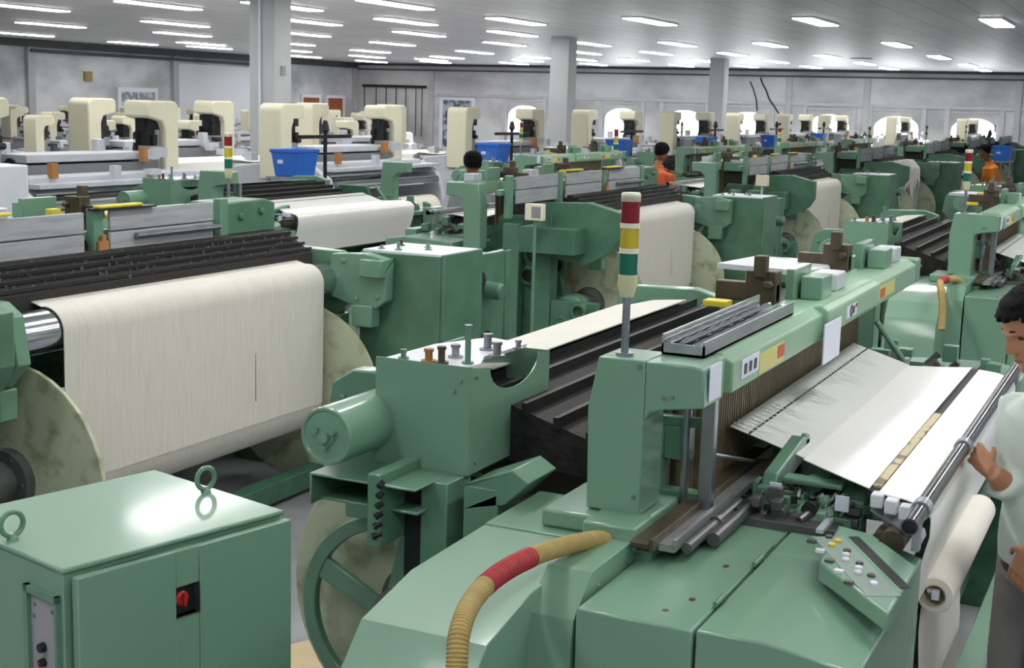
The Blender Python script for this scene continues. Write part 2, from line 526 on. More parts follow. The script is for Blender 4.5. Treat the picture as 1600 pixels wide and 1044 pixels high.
def warp_beam(t, var):
    """beam of yarn between two flanges, and the sheet of warp that rises from it"""
    cx, cz = -1.95, 0.49
    for k, y in enumerate((3.50, 5.48)):
        g = G().lathe((cx, y, cz), (0, 1, 0), [(0, 0), (0, .13), (0, .30), (-.012 if k else 0, .33), (0, .36), (0, .46), (.004, .47), (.022, .47), (.026, .46), (.026, 0)], 40)
        f = g.obj('flange', FLG, t)
        hy = -1 if k == 0 else 1
        h = G().lathe((cx, y + (0 if k == 0 else .026), cz), (0, hy, 0), [(0, .13), (.04, .125), (.05, .085), (.16, .085), (.17, .06), (.17, 0)], 24)
        for q in range(6):
            a = PI * q / 3
            h.bolt((cx + .105 * math.cos(a), y + (0 if k == 0 else .026) + hy * .04, cz + .105 * math.sin(a)), (0, hy, 0), .009, .014)
        h.obj('hub', MGR, f)
    G().cyl((cx, 3.6, cz), (cx, 5.4, cz), 0.185 if var == 'B' else 0.37, n=48, cap=False).obj('yarn_roll', WRP, t)
    # warp sheet: tangent from roll, over the back rest, flat to the drop wires
    a = arc(-2.05, 1.08, 0.092, 188, 78, 9)
    p = ([(-2.135, 0.47), (-2.138, .76)] if var == 'B' else [(-2.31, .56), (-2.23, .8)]) + a + [(-1.93, 1.198), (-1.78, 1.214)]
    G().strip(p, 'y', 3.6, 5.4, 0.004).obj('warp_sheet', WRP, t)

def back_rest(t):
    G().cyl((-2.05, 3.42, 1.08), (-2.05, 5.62, 1.08), 0.086, n=32).cyl((-2.05, 3.38, 1.08), (-2.05, 5.66, 1.08), 0.04).obj('back_rest_roller', CHR, t)
    G().cyl((-1.90, 3.42, 1.14), (-1.90, 5.6, 1.14), 0.052, n=24).obj('guide_roller', CHR, t)
    for s, y in ((-1, 3.36), (1, 5.66)):
        g = G().prism([(-2.2, 1.0), (-2.17, 1.18), (-2.1, 1.225), (-1.82, 1.235), (-1.7, 1.2), (-1.7, 1.0), (-1.9, .9), (-2.1, .9)], 'y', y - .035, y + .035)
        g.lathe((-2.05, y - s * .035, 1.08), (0, -s, 0), [(0, 0), (0, .07), (.03, .07), (.03, 0)], 20)
        g.box(-2.12, -2.02, y - .04, y + .05, .78, .9)
        for bx, bz in ((-2.13, 1.14), (-1.78, 1.16), (-1.78, 1.04), (-2.0, .95)):
            g.bolt((bx, y + s * .035, bz), (0, s, 0), .012, .012)
            g.bolt((bx, y - s * .035, bz), (0, -s, 0), .012, .012)
        g.obj('bearing_bracket', GRN2, t, bevel=.006)

def side_frames(t, var):
    for s, y in ((-1, 3.24), (1, 5.72)):
        if s < 0:
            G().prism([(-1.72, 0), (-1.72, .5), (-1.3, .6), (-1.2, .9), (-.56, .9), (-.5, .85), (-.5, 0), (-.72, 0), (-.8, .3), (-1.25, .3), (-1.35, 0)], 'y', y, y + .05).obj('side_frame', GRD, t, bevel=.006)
            continue
        g = G().prism([(-1.86, 0), (-1.84, .62), (-1.78, .9), (-1.62, 1.16), (-1.3, 1.16), (-1.2, .95), (-.56, .95), (-.5, .85), (-.5, 0), (-.72, 0), (-.8, .3), (-1.25, .3), (-1.35, 0), (-1.6, 0)], 'y', y, y + .05)
        yo = y + (0 if s < 0 else .05)
        for cx, cz, r in ((-1.78, .8, .05), (-1.55, .7, .05), (-1.62, .88, .09), (-.9, .6, .08)):
            g.lathe((cx, yo, cz), (0, s, 0), [(0, r + .03), (.02, r + .03), (.025, r), (.0, r), (.001, 0)], 20)
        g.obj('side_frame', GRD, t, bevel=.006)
        g = G()
        for cx, cz, r in ((-1.78, .8, .05), (-1.55, .7, .05), (-1.62, .88, .09)):
            g.cyl((cx, yo, cz), (cx, yo + s * .01, cz), r, n=20)
        g.obj('bore', BLK, t)
        g = G().box(-2.0, -1.8, min(yo, yo + s * .05), max(yo, yo + s * .05), .42, .56)
        g.lathe((-1.95, yo, .49), (0, s, 0), [(0, .11), (.12, .11), (.13, .08), (.13, 0)], 24)
        g.box(-1.5, -1.36, min(yo, yo + s * .09), max(yo, yo + s * .09), .2, 1.1)
        g.obj('gear_case', GRN2, t, bevel=.008)
    g = G().box(-.62, -.52, 3.29, 5.72, .55, .65).box(-2.1, -2.0, 3.29, 5.72, .02, .12).box(-1.25, -1.1, 3.29, 5.72, .6, .72).box(-.72, -.6, 3.29, 5.72, .12, .2)
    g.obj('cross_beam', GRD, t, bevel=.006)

def shedding(t, var):
    prof = [(-1.84, 1.0), (-1.84, 1.17), (-1.72, 1.17), (-1.25, 1.03), (-1.2, .95)]
    if var == 'B':
        prof = [(-1.98, 1.15), (-1.98, 1.215), (-1.8, 1.32), (-1.2, 1.32), (-1.2, 1.1)]
    G().prism(prof, 'y', 3.46, 5.56).obj('drop_wire_bank', DWI, t)
    g = G()
    for i in range(6):
        xx = -1.80 + .1 * i
        z = (1.165 if i == 0 else 1.165 - (xx + 1.72) * .3) if var != 'B' else 1.312
        if var == 'B' and i == 0:
            continue
        g.box(xx - .008, xx + .008, 3.44, 5.58, z, z + .035)
    g.obj('contact_bar', DRK, t)
    if var == 'B':
        rn = random.Random(9)
        g = G()
        for i in range(4):
            xx = -1.965 + .042 * i
            z = 1.222 + (xx + 1.98) * .583
            g.box(xx - .004, xx + .004, 3.45, 5.57, z - .004, z + .012)
        g.obj('slope_bar', DRK, t)
        g = G().box(-1.90, -1.895, 3.48, 5.54, 1.25, 1.262)
        for i in range(260):
            y, xx = rn.uniform(3.48, 5.54), rn.uniform(-1.97, -1.82)
            z = 1.218 + (xx + 1.98) * .583
            g.box(xx, xx + .003, y, y + rn.uniform(.003, .02), z - .004, z + rn.uniform(.004, .014))
        w_ = g.obj('drop_wires', MGR, t)
        w_['kind'] = 'stuff'
    G().box(-1.18, -1.07, 3.42, 5.42, .98, 1.30).obj('heald_frames', BRN, t)
    g = G()
    for i in range(4):
        g.box(-1.185 + .03 * i, -1.175 + .03 * i, 3.40, 5.44, .95, 1.305)
    for i in range(90):
        y = 3.44 + i * .022
        g.box(-1.071, -1.068, y, y + .004, 1.0, 1.3)
    g.obj('heald_rods', mat_once('rod_dark', (112, 101, 78), .5), t)

GRM = mat('green_paint_shaded', (80, 122, 98), 0.4, scale=8, col2=(66, 104, 82), coat=.2)  # same green darkened: shade on the farther cases is put into the colour
_MC = {}
def mat_once(n, c, r=.5, **k):
    if n not in _MC:
        _MC[n] = mat(n, c, r, **k)
    return _MC[n]

def overhead(t):
    g = G().prism([(-1.222, 1.4), (-1.246, 1.27), (-1.24, 1.015), (-1.1, 1.015), (-1.1, 1.4)], 'y', 3.05, 3.2)
    g.obj('end_post', GRN, t, bevel=.004)
    g = G().prism([(-1.1, 1.4), (-.985, 1.4), (-.955, 1.395), (-.95, 1.3), (-1.05, 1.285), (-1.085, 1.275), (-1.1, 1.25)], 'y', 3.05, 3.2)
    g.obj('end_arm', GRN, t, bevel=.005)
    for bx, bz in ((-1.115, 1.385), (-1.115, 1.06), (-1.05, 1.315), (-1.03, 1.32)):
        G().bolt((bx, 3.05, bz), (0, -1, 0), .006, .004).obj('bolt', STL, t)
    g = G().box(-1.1, -.965, 3.2, 3.26, 1.3, 1.396)
    g.prism([(-1.1, 1.3), (-1.1, 1.4), (-.98, 1.4), (-.945, 1.38), (-.945, 1.3)], 'y', 3.26, 5.9)
    for y0, y1 in ((4.22, 5.02),):
        g.prism([(-.96, 1.32), (-1.0, 1.402), (-.95, 1.408), (-.925, 1.39), (-.925, 1.32)], 'y', y0, y1)
    g.obj('top_beam', GRL, t, bevel=.006)
    g = G().prism([(-1.222, 1.4), (-1.246, 1.2), (-1.246, .9), (-1.1, .9), (-1.1, 1.25), (-1.05, 1.29), (-.945, 1.3), (-.945, 1.4)], 'y', 5.9, 6.02)
    g.obj('end_post', GRN, t, bevel=.008)
    # plates and stickers
    G().box(-.9495, -.9475, 3.08, 3.175, 1.312, 1.397).obj('paper_sticker', PAP, t)
    g = G().box(-.945, -.942, 3.33, 3.49, 1.325, 1.375)
    g.obj('name_plate', PAP, t)
    g = G()
    for k in range(3):
        g.box(-.942, -.941, 3.35 + k * .045, 3.375 + k * .045, 1.335, 1.362)
    g.obj('plate_marks', BLK, t)
    for a_, b_, c_, d_ in ((3.5, 3.75, 1.31, 1.365), (5.10, 5.42, 1.32, 1.37)):
        G().box(-.945, -.943, a_, b_, c_, d_).obj('yellow_sticker', mat_once('sticker_yellow', (200, 196, 120), .5), t)
    for a_, b_ in ((3.68, 3.75), (5.13, 5.22)):
        G().box(-.9435, -.9415, a_, b_, 1.325, 1.36).obj('orange_sticker', mat_once('sticker_orange', (186, 92, 48), .5), t)
    g = G().box(-.925, -.923, 4.47, 4.62, 1.335, 1.375)
    g.obj('badge', PAP, t)
    G().lathe((-.922, 4.53, 1.356), (1, 0, 0), [(0, .02), (.002, .02), (.002, .012), (0, .012)], 14).box(-.923, -.9215, 4.565, 4.585, 1.343, 1.368).obj('badge_marks', MGR, t)
    G().box(-.923, -.921, 4.6, 4.62, 1.36, 1.372).obj('badge_dot', RED, t)

def tops(t):
    # castings and small boxes that stand on and behind the beam
    for y in (4.22, 5.28):
        g = G().box(-1.2, -1.1, y, y + .07, 1.3, 1.5).box(-1.3, -1.1, y + .01, y + .05, 1.4, 1.46).box(-1.17, -1.13, y - .02, y + .02, 1.48, 1.55)
        g.cyl((-1.12, y - .03, 1.46), (-1.12, y + .1, 1.46), .014, n=8)
        g.obj('heald_bracket', BRZ, t, bevel=.004)
        g = G().box(-1.06, -.99, y + .16, y + .3, 1.4, 1.475).box(-1.1, -1.07, y + .12, y + .34, 1.4, 1.5)
        g.obj('sensor_box', GRN, t, bevel=.004)
        G().box(-1.09, -1.0, y + .42, y + .56, 1.4, 1.46).obj('terminal_box', LGR, t, bevel=.006)
    g = G().box(-1.5, -1.2, 5.55, 5.62, 1.3, 1.4)
    g.obj('tie_bar', GRN2, t, bevel=.004)
    G().prism([(-1.55, 5.05), (-1.2, 5.0), (-1.15, 5.2), (-1.2, 5.35), (-1.5, 5.4)], 'z', 1.4, 1.42).obj('cover_plate', LGR, t)
    G().box(-1.28, -1.24, 4.5, 4.56, 1.4, 1.46).obj('yellow_clip', YEL, t, bevel=.003)
    G().box(-1.3, -1.22, 4.1, 4.16, 1.39, 1.41).obj('yellow_clip', YEL, t, bevel=.003)

def signal(t):
    x, y = -1.172, 3.095
    p = G().cyl((x, y, 1.395), (x, y, 1.56), .0095, n=14).lathe((x, y, 1.4), (0, 0, 1), [(0, .022), (.008, .022), (.008, .009)], 16)
    s = p.obj('signal_tower', STL, t)
    z = 1.54
    G().lathe((x, y, 1.545), (0, 0, 1), [(0, .011), (0, .016), (.03, .0235), (.055, .0235), (.055, 0)], 24).obj('tower_base', mat_once('tower_base_cream', (198, 200, 160), .35), s)
    for nm, m, z0, z1 in (('green_lens', SIG_G, 1.60, 1.652), ('yellow_lens', SIG_Y, 1.664, 1.713), ('red_lens', SIG_R, 1.725, 1.777)):
        G().cyl((x, y, z0), (x, y, z1), .0222, n=28).obj(nm, m, s)
        G().cyl((x, y, z1), (x, y, z1 + .012), .0238, n=28).obj('collar', SIG_W, s)
    G().lathe((x, y, 1.777), (0, 0, 1), [(0, .0238), (.017, .0238), (.021, .021), (.022, 0)], 28).obj('cap', SIG_W, s)

def cloth_run(t):
    G().strip([(-1.055, 1.125), (-.95, 1.095), (-.84, 1.062)], 'y', 3.64, 5.26, .003).obj('open_shed', WRP2, t)
    g = G()
    rnd = random.Random(3)
    for i in range(40):
        y = 3.66 + i * .04 + rnd.uniform(-.004, .004)
        z0 = 1.1335
        L = rnd.uniform(.05, .16)
        g.add([(-1.05, y, z0), (-1.05, y + .012, z0), (-1.05 + L, y + .008, z0 - L * .296), (-1.05 + L, y + .004, z0 - L * .296)], [(0, 1, 2, 3)])
    g.obj('yarn_bundles', mat_once('yarn_grey', (186, 190, 188), .8), t)  # tapering slivers, slightly greyer than the shed yarn
    G().box(-1.0, -.996, 3.64, 5.26, 1.109, 1.116).obj('lease_rod', DRK, t)
    g = G().strip([(-.84, 1.062), (-.75, 1.068), (-.61, 1.08)], 'y', 3.36, 5.24, .003)
    g.v = [(x, y + (max(0, -.61 - x) * 1.15 if y < 3.5 else 0), z) for x, y, z in g.v]
    g.obj('woven_cloth', CLO, t)
    G().box(-.612, -.578, 3.36, 5.25, 1.06, 1.076).obj('temple_rail', DRK, t)
    g = G().box(-.607, -.585, 3.40, 4.35, 1.076, 1.083)
    g.obj('temple_ring_cover', mat_once('temple_tan', (196, 186, 150), .5, scale=16, col2=(120, 104, 80), thr=(.45, .5)), t)
    p = [(-.58, 1.085), (-.52, 1.08), (-.475, 1.068)] + arc(-.485, 1.03, .036, 80, 0, 5) + [(-.449, .99), (-.462, .93), (-.492, .84), (-.50, .74)]
    G().strip(p, 'y', 3.32, 5.2, -.003).obj('breast_cloth', CLO, t)
    G().cyl((-.52, 3.3, 1.03), (-.52, 5.24, 1.03), .042, n=20).obj('breast_roller', STL, t)
    G().cyl((-.455, 3.02, 1.10), (-.455, 5.42, 1.10), .0195, n=20, cap=False).lathe((-.455, 3.02, 1.1), (0, 1, 0), [(0, .0195), (0, .016), (.05, .016), (.05, 0)], 20).obj('guard_tube', TUB, t)
    for y in (3.16, 3.84, 5.3):
        g = G()
        g.lathe((-.455, y, 1.10), (0, 1, 0), [(0, .0195), (0, .0235), (.045, .0235), (.045, .0195)], 20)
        g.box(-.47, -.452, y + .005, y + .035, 1.0, 1.08)
        g.obj('tube_clamp', mat_once('clamp_grey', (170, 174, 178), .3, metal=.4), t)

WRP2 = mat('shed_yarn', (214, 216, 212), 0.7, scale=22, col2=(196, 199, 196), stretch=(0.3, 8, 0.3))
_n = WRP2

def mechanism(t):
    """race board, shafts, cutter and temple gear between the hood and the cloth"""
    g = G().box(-1.065, -1.018, 2.9, 3.95, .985, 1.0).box(-1.018, -1.008, 2.9, 3.95, .98, 1.012)
    g.obj('race_board', BRZ, t, bevel=.002)
    G().box(-1.008, -.968, 2.94, 3.85, .975, .992).box(-.975, -.965, 2.94, 3.4, .98, 1.006).obj('reed_cap', ALU, t)
    g = G()
    for x, z, y0, y1, r in ((-.952, .978, 2.98, 3.42, .013), (-.925, .97, 3.1, 3.75, .017), (-.84, .97, 3.38, 3.75, .02), (-.80, .965, 3.38, 3.7, .013)):
        g.cyl((x, y0, z), (x, y1, z), r, n=12)
        g.lathe((x, (y0 + y1) / 2, z), (0, 1, 0), [(0, r), (0, r + .006), (.03, r + .006), (.03, r)], 12)
    g.obj('rocking_shaft', MGR, t)
    g = G().box(-.94, -.928, 3.12, 3.5, .97, .99)
    for k in range(7):
        g.box(-.965, -.90, 3.18 + .08 * k, 3.2 + .08 * k, .96, .985)
    g.obj('picking_links', DRK, t, bevel=.002)
    rnd = random.Random(11)
    # cutter casting beside the cloth edge
    g = G().prism([(3.3, 1.0), (3.34, 1.06), (3.62, 1.10), (3.68, 1.085), (3.66, 1.04), (3.4, 1.0)], 'x', -.905, -.865)
    g.box(-.91, -.86, 3.3, 3.4, .96, 1.03)
    g.cyl((-.885, 3.66, 1.075), (-.865, 3.66, 1.075), .026, n=16)
    g.box(-.86, -.70, 3.36, 3.42, 1.03, 1.045)
    g.obj('cutter_arm', GRN2, t, bevel=.005)
    g = G().box(-.83, -.72, 3.3, 3.42, .93, 1.03)
    g.lathe((-.72, 3.42, 1.035), (1, .3, 0), [(0, 0), (0, .045), (.03, .045), (.03, 0)], 20)
    g.lathe((-.79, 3.42, 1.05), (0, -1, 0), [(0, 0), (0, .03), (.05, .03), (.05, 0)], 16)
    g.lathe((-.66, 3.36, 1.01), (0, 0, 1), [(0, 0), (0, .04), (.025, .04), (.03, 0)], 18)
    g.box(-.7, -.64, 3.3, 3.38, .93, 1.01)
    g.obj('temple_casting', GRN2, t, bevel=.006)
    g = G()
    for k in range(26):
        x, y = rnd.uniform(-.93, -.67), rnd.uniform(3.14, 3.36)
        z = rnd.uniform(.95, 1.0)
        if k % 2:
            g.box(x, x + rnd.uniform(.015, .04), y, y + rnd.uniform(.02, .05), z, z + rnd.uniform(.015, .04))
        else:
            g.cyl((x, y, z), (x + rnd.uniform(-.03, .03), y + rnd.uniform(.0, .06), z + .02), rnd.uniform(.006, .014), n=10)
    g.box(-.93, -.68, 3.14, 3.36, .93, .965)
    g.obj('linkage', MGR, t, bevel=.002)
    for k in range(9):
        x, y = rnd.uniform(-.93, -.67), rnd.uniform(3.14, 3.4)
        G().bolt((x, y, rnd.uniform(.985, 1.01)), (rnd.uniform(-.5, .5), rnd.uniform(-.5, .5), 1), rnd.uniform(.005, .01), .02).obj('link_pin', BLK, t)
    rn = random.Random(77)
    for nm_, mt_, cnt in (('feed_gear', GRN2, 16), ('feed_lever', STL, 12)):
        g = G().box(-.95, -.66, 3.42, 3.47, .95, .975) if mt_ is GRN2 else G().cyl((-.95, 3.53, .99), (-.66, 3.53, .99), .008, n=8)
        for k in range(cnt):
            x = -.94 + .27 * rn.random()
            y, z = rn.uniform(3.42, 3.5), rn.uniform(.965, 1.0)
            if k % 3 == 0:
                g.lathe((x, y, z), (rn.uniform(-.4, .4), rn.uniform(-1, 1), .4), [(0, 0), (0, .02), (.018, .02), (.02, .012), (.03, .012), (.03, 0)], 14)
            elif k % 3 == 1:
                g.box(x, x + rn.uniform(.012, .04), y, y + rn.uniform(.02, .06), z - .02, z + rn.uniform(.01, .035))
            else:
                g.tube([(x, y, z), (x + .02, y + .03, z + .03), (x + .03, y + .07, z + .015)], .006, 8)
        g.obj(nm_, mt_, t, bevel=.0015)
    g = G().cyl((-.765, 3.2, .99), (-.765, 3.46, .99), .021, n=16).lathe((-.765, 3.36, .99), (0, 1, 0), [(0, .021), (0, .026), (.03, .026), (.03, .021)], 16)
    g.obj('damper', DRK, t)
    g = G().box(-.80, -.72, 3.2, 3.28, .95, .99).box(-.70, -.655, 3.3, 3.5, .955, 1.0).box(-.63, -.555, 3.3, 3.4, .96, 1.02)
    g.prism([(3.28, .95), (3.28, 1.01), (3.42, 1.035), (3.5, .95)], 'x', -.69, -.64)
    g.obj('rail_block', GRN, t, bevel=.006)
    G().box(-.722, -.704, 3.1, 3.5, .965, .975).box(-.66, -.61, 3.42, 3.52, 1.04, 1.062).obj('slide_strip', LGR, t)
    G().box(-.875, -.845, 3.215, 3.222, 1.0, 1.045).box(-.70, -.665, 3.2, 3.206, 1.0, 1.04).obj('white_tag', PAP, t)
    G().prism([(-.60, 3.34), (-.49, 3.2), (-.47, 3.26), (-.55, 3.4), (-.60, 3.4)], 'z', 1.03, 1.036).obj('side_plate', ALU, t)
    g = G()
    for k in range(3):
        g.box(-.595 + .04 * k, -.565 + .04 * k, 3.3 - .035 * k, 3.34 - .035 * k, 1.05, 1.085)
    g.obj('clamp_block', WPL, t, bevel=.004)
    G().cyl((-.52, 3.2, 1.0), (-.52, 3.34, 1.0), .03, n=16).cyl((-.555, 3.24, .99), (-.555, 3.32, .99), .02, n=16).obj('ratchet_wheel', BRZ, t)
    for o_ in bpy.data.objects:
        if o_.parent == t and o_.name.split('.')[0] in ('cutter_arm', 'temple_casting', 'linkage', 'link_pin', 'damper', 'rail_block', 'slide_strip', 'white_tag', 'picking_links'):
            o_.location.y += .2 if 'cutter' not in o_.name else .12
            if 'temple' in o_.name:
                o_.location.z -= .035
                o_.location.y -= .05
    # bracket under the arm
    g = G().box(-1.16, -1.03, 3.3, 3.33, 1.19, 1.215).box(-1.16, -1.13, 3.3, 3.34, 1.0, 1.2).box(-1.13, -1.06, 3.3, 3.34, 1.1, 1.19).box(-1.16, -1.02, 3.3, 3.34, .99, 1.02)
    g.lathe((-1.15, 3.3, 1.09), (0, -1, 0), [(0, 0), (0, .025), (.03, .02), (.03, 0)], 14)
    g.obj('inner_bracket', GRN2, t, bevel=.004)
    G().box(-1.02, -.985, 3.26, 3.29, .95, 1.3).cyl((-1.07, 3.3, .95), (-1.07, 3.3, 1.3), .012, n=10).cyl((-1.0, 3.33, 1.12), (-.99, 3.66, 1.03), .006, n=8).obj('guide_column', STL, t, bevel=.004)

def hoods(t):
    g = G().prism([(3.28, .965), (2.58, .955), (2.37, .91), (2.28, .82), (2.22, .6), (2.18, .06), (3.28, .06)], 'x', -1.47, -1.17)
    g.box(-1.47, -1.03, 2.95, 3.28, .3, .965)
    g.obj('belt_guard', GRN, t, bevel=.005)
    G().box(-1.34, -1.075, 3.0, 3.28, .965, 1.012).obj('post_foot', GRN, t, bevel=.008)
    g = G().prism([(3.04, .975), (3.0, .99), (2.68, .99), (2.585, .91), (2.57, .85), (2.56, .06), (3.04, .06)], 'x', -1.178, -1.07)
    for by, bz in ((2.93, .962), (2.72, .945), (2.7, .915), (2.66, .925)):
        g.bolt((-1.07, by, bz), (1, 0, 0), .006, .003)
    g.obj('hose_guard', GRN, t, bevel=.004)
    g = G().prism([(-1.062, .06), (-1.062, .943), (-.802, .943), (-.802, .06)], 'y', 2.575, 3.2)
    g.prism([(-1.062, 3.2), (-.94, 3.28), (-.93, 3.42), (-.88, 3.5), (-.802, 3.5), (-.802, 3.2)], 'z', .5, .943)
    g.obj('gear_hood', GRN, t, bevel=.005)
    g = G().prism([(-.796, .06), (-.796, .944), (-.65, .946), (-.462, .92), (-.462, .06)], 'y', 2.58, 3.16)
    g.prism([(-.796, 3.16), (-.462, 3.16), (-.462, 3.3), (-.62, 3.44), (-.796, 3.5)], 'z', .5, .944)
    g.obj('front_hood', GRN, t, bevel=.005)
    for y in (2.72, 3.02):
        G().cyl((-.799, y, .953), (-.799, y + .07, .953), .006, n=8).obj('hinge', GRN2, t)
    for hx, hy, hz in ((-.86, 2.75, .944), (-.89, 2.66, .942), (-.86, 3.0, .944)):
        G().lathe((hx, hy, hz), (0, 0, 1), [(0, .007), (.002, .007), (.002, 0)], 12).obj('plug_hole', mat_once('rust', (96, 62, 44), .7), t)
    # control panel with slot, lamps and keys
    c = G().prism([(-.664, 3.284), (-.572, 3.25), (-.437, 3.059), (-.44, 2.73), (-.639, 2.978)], 'z', .955, 1.0).obj('control_panel', GRN, t, bevel=.006)
    d = Vector((.169, -.294, 0)).normalized()
    nrm = Vector((-d.y, d.x, 0))
    a0 = Vector((-.615, 3.2, 1.0))
    def bar(s0, s1, o0, o1, z0, z1, g):
        q = [a0 + d * s0 + nrm * o0, a0 + d * s1 + nrm * o0, a0 + d * s1 + nrm * o1, a0 + d * s0 + nrm * o1]
        return g.prism([(p.x, p.y) for p in q], 'z', z0, z1)
    bar(.0, .35, -.006, .018, 1.0, 1.0015, G()).obj('slot', BLK, c)
    bar(-.0, .40, -.095, -.02, 1.0, 1.0012, G()).obj('key_strip', mat_once('panel_green_grey', (128, 148, 138), .4), c)
    for k, (m, s) in enumerate(((YEL, .03), (MGR, .0), (YEL, .06), (MGR, .10), (WPL, .13), (WPL, .165), (MGR, .19), (WPL, .22), (WPL, .25), (MGR, .27), (PAP, .32))):
        g = G()
        p = a0 + d * (s + .01) + nrm * (-.045 - .012 * (k % 3))
        g.lathe(p, (0, 0, 1), [(0, .009), (.006, .009), (.008, .007), (.008, 0)], 12)
        g.obj('button', m, c)
    for k in range(5):
        p = a0 + d * (.04 + .07 * k) + nrm * -.108
        G().box(p.x - .01, p.x + .01, p.y - .008, p.y + .008, .999, 1.006).obj('key', WPL if k % 2 else MGR, c)

def hose(t):
    pts = [(-1.11, 2.08, .80), (-1.125, 2.15, .954 - .03), (-1.145, 2.2, 1.001), (-1.17, 2.3, 1.028), (-1.185, 2.42, 1.034), (-1.181, 2.55, 1.034), (-1.165, 2.7, 1.023), (-1.144, 2.88, .995), (-1.13, 3.0, .95)]
    def cr(P, n):
        P = [Vector(p) for p in P]
        P = [P[0] * 2 - P[1]] + P + [P[-1] * 2 - P[-2]]
        out = []
        for i in range(1, len(P) - 2):
            for k in range(n):
                u = k / n
                out.append(0.5 * ((2 * P[i]) + (P[i + 1] - P[i - 1]) * u + (2 * P[i] - 5 * P[i + 1] + 4 * P[i + 2] - P[i + 3]) * u * u * 1.0 * 1 + (3 * P[i + 1] - P[i] - 3 * P[i + 2] + P[i + 3]) * u ** 3) if False else
                           0.5 * ((2 * P[i]) + (-P[i - 1] + P[i + 1]) * u + (2 * P[i - 1] - 5 * P[i] + 4 * P[i + 1] - P[i + 2]) * u * u + (-P[i - 1] + 3 * P[i] - 3 * P[i + 1] + P[i + 2]) * u ** 3))
        return out + [P[-2]]
    c = cr(pts, 20)
    u, acc = [c[0]], 0.0
    for a_, b_ in zip(c, c[1:]):
        L_ = (b_ - a_).length
        while acc + L_ > .0026 * len(u):
            k_ = (.0026 * len(u) - acc) / L_
            u.append(a_ + (b_ - a_) * k_)
        acc += L_
    c = u
    h = G().tube(c, [.0205 + (0, .0028, .0028)[i % 3] - .0014 for i in range(len(c))], 14).obj('suction_hose', TAN, t)
    G().box(-1.2, -1.065, 2.93, 3.06, .955, 1.02).obj('hose_socket', GRN, t, bevel=.006)
    i0, i1 = int(len(c) * .40), int(len(c) * .60)
    G().tube(c[i0:i1], [.0225 + .0008 * (1 if i % 2 else -1) for i in range(i1 - i0)], 14).obj('red_tape', TAP, h)

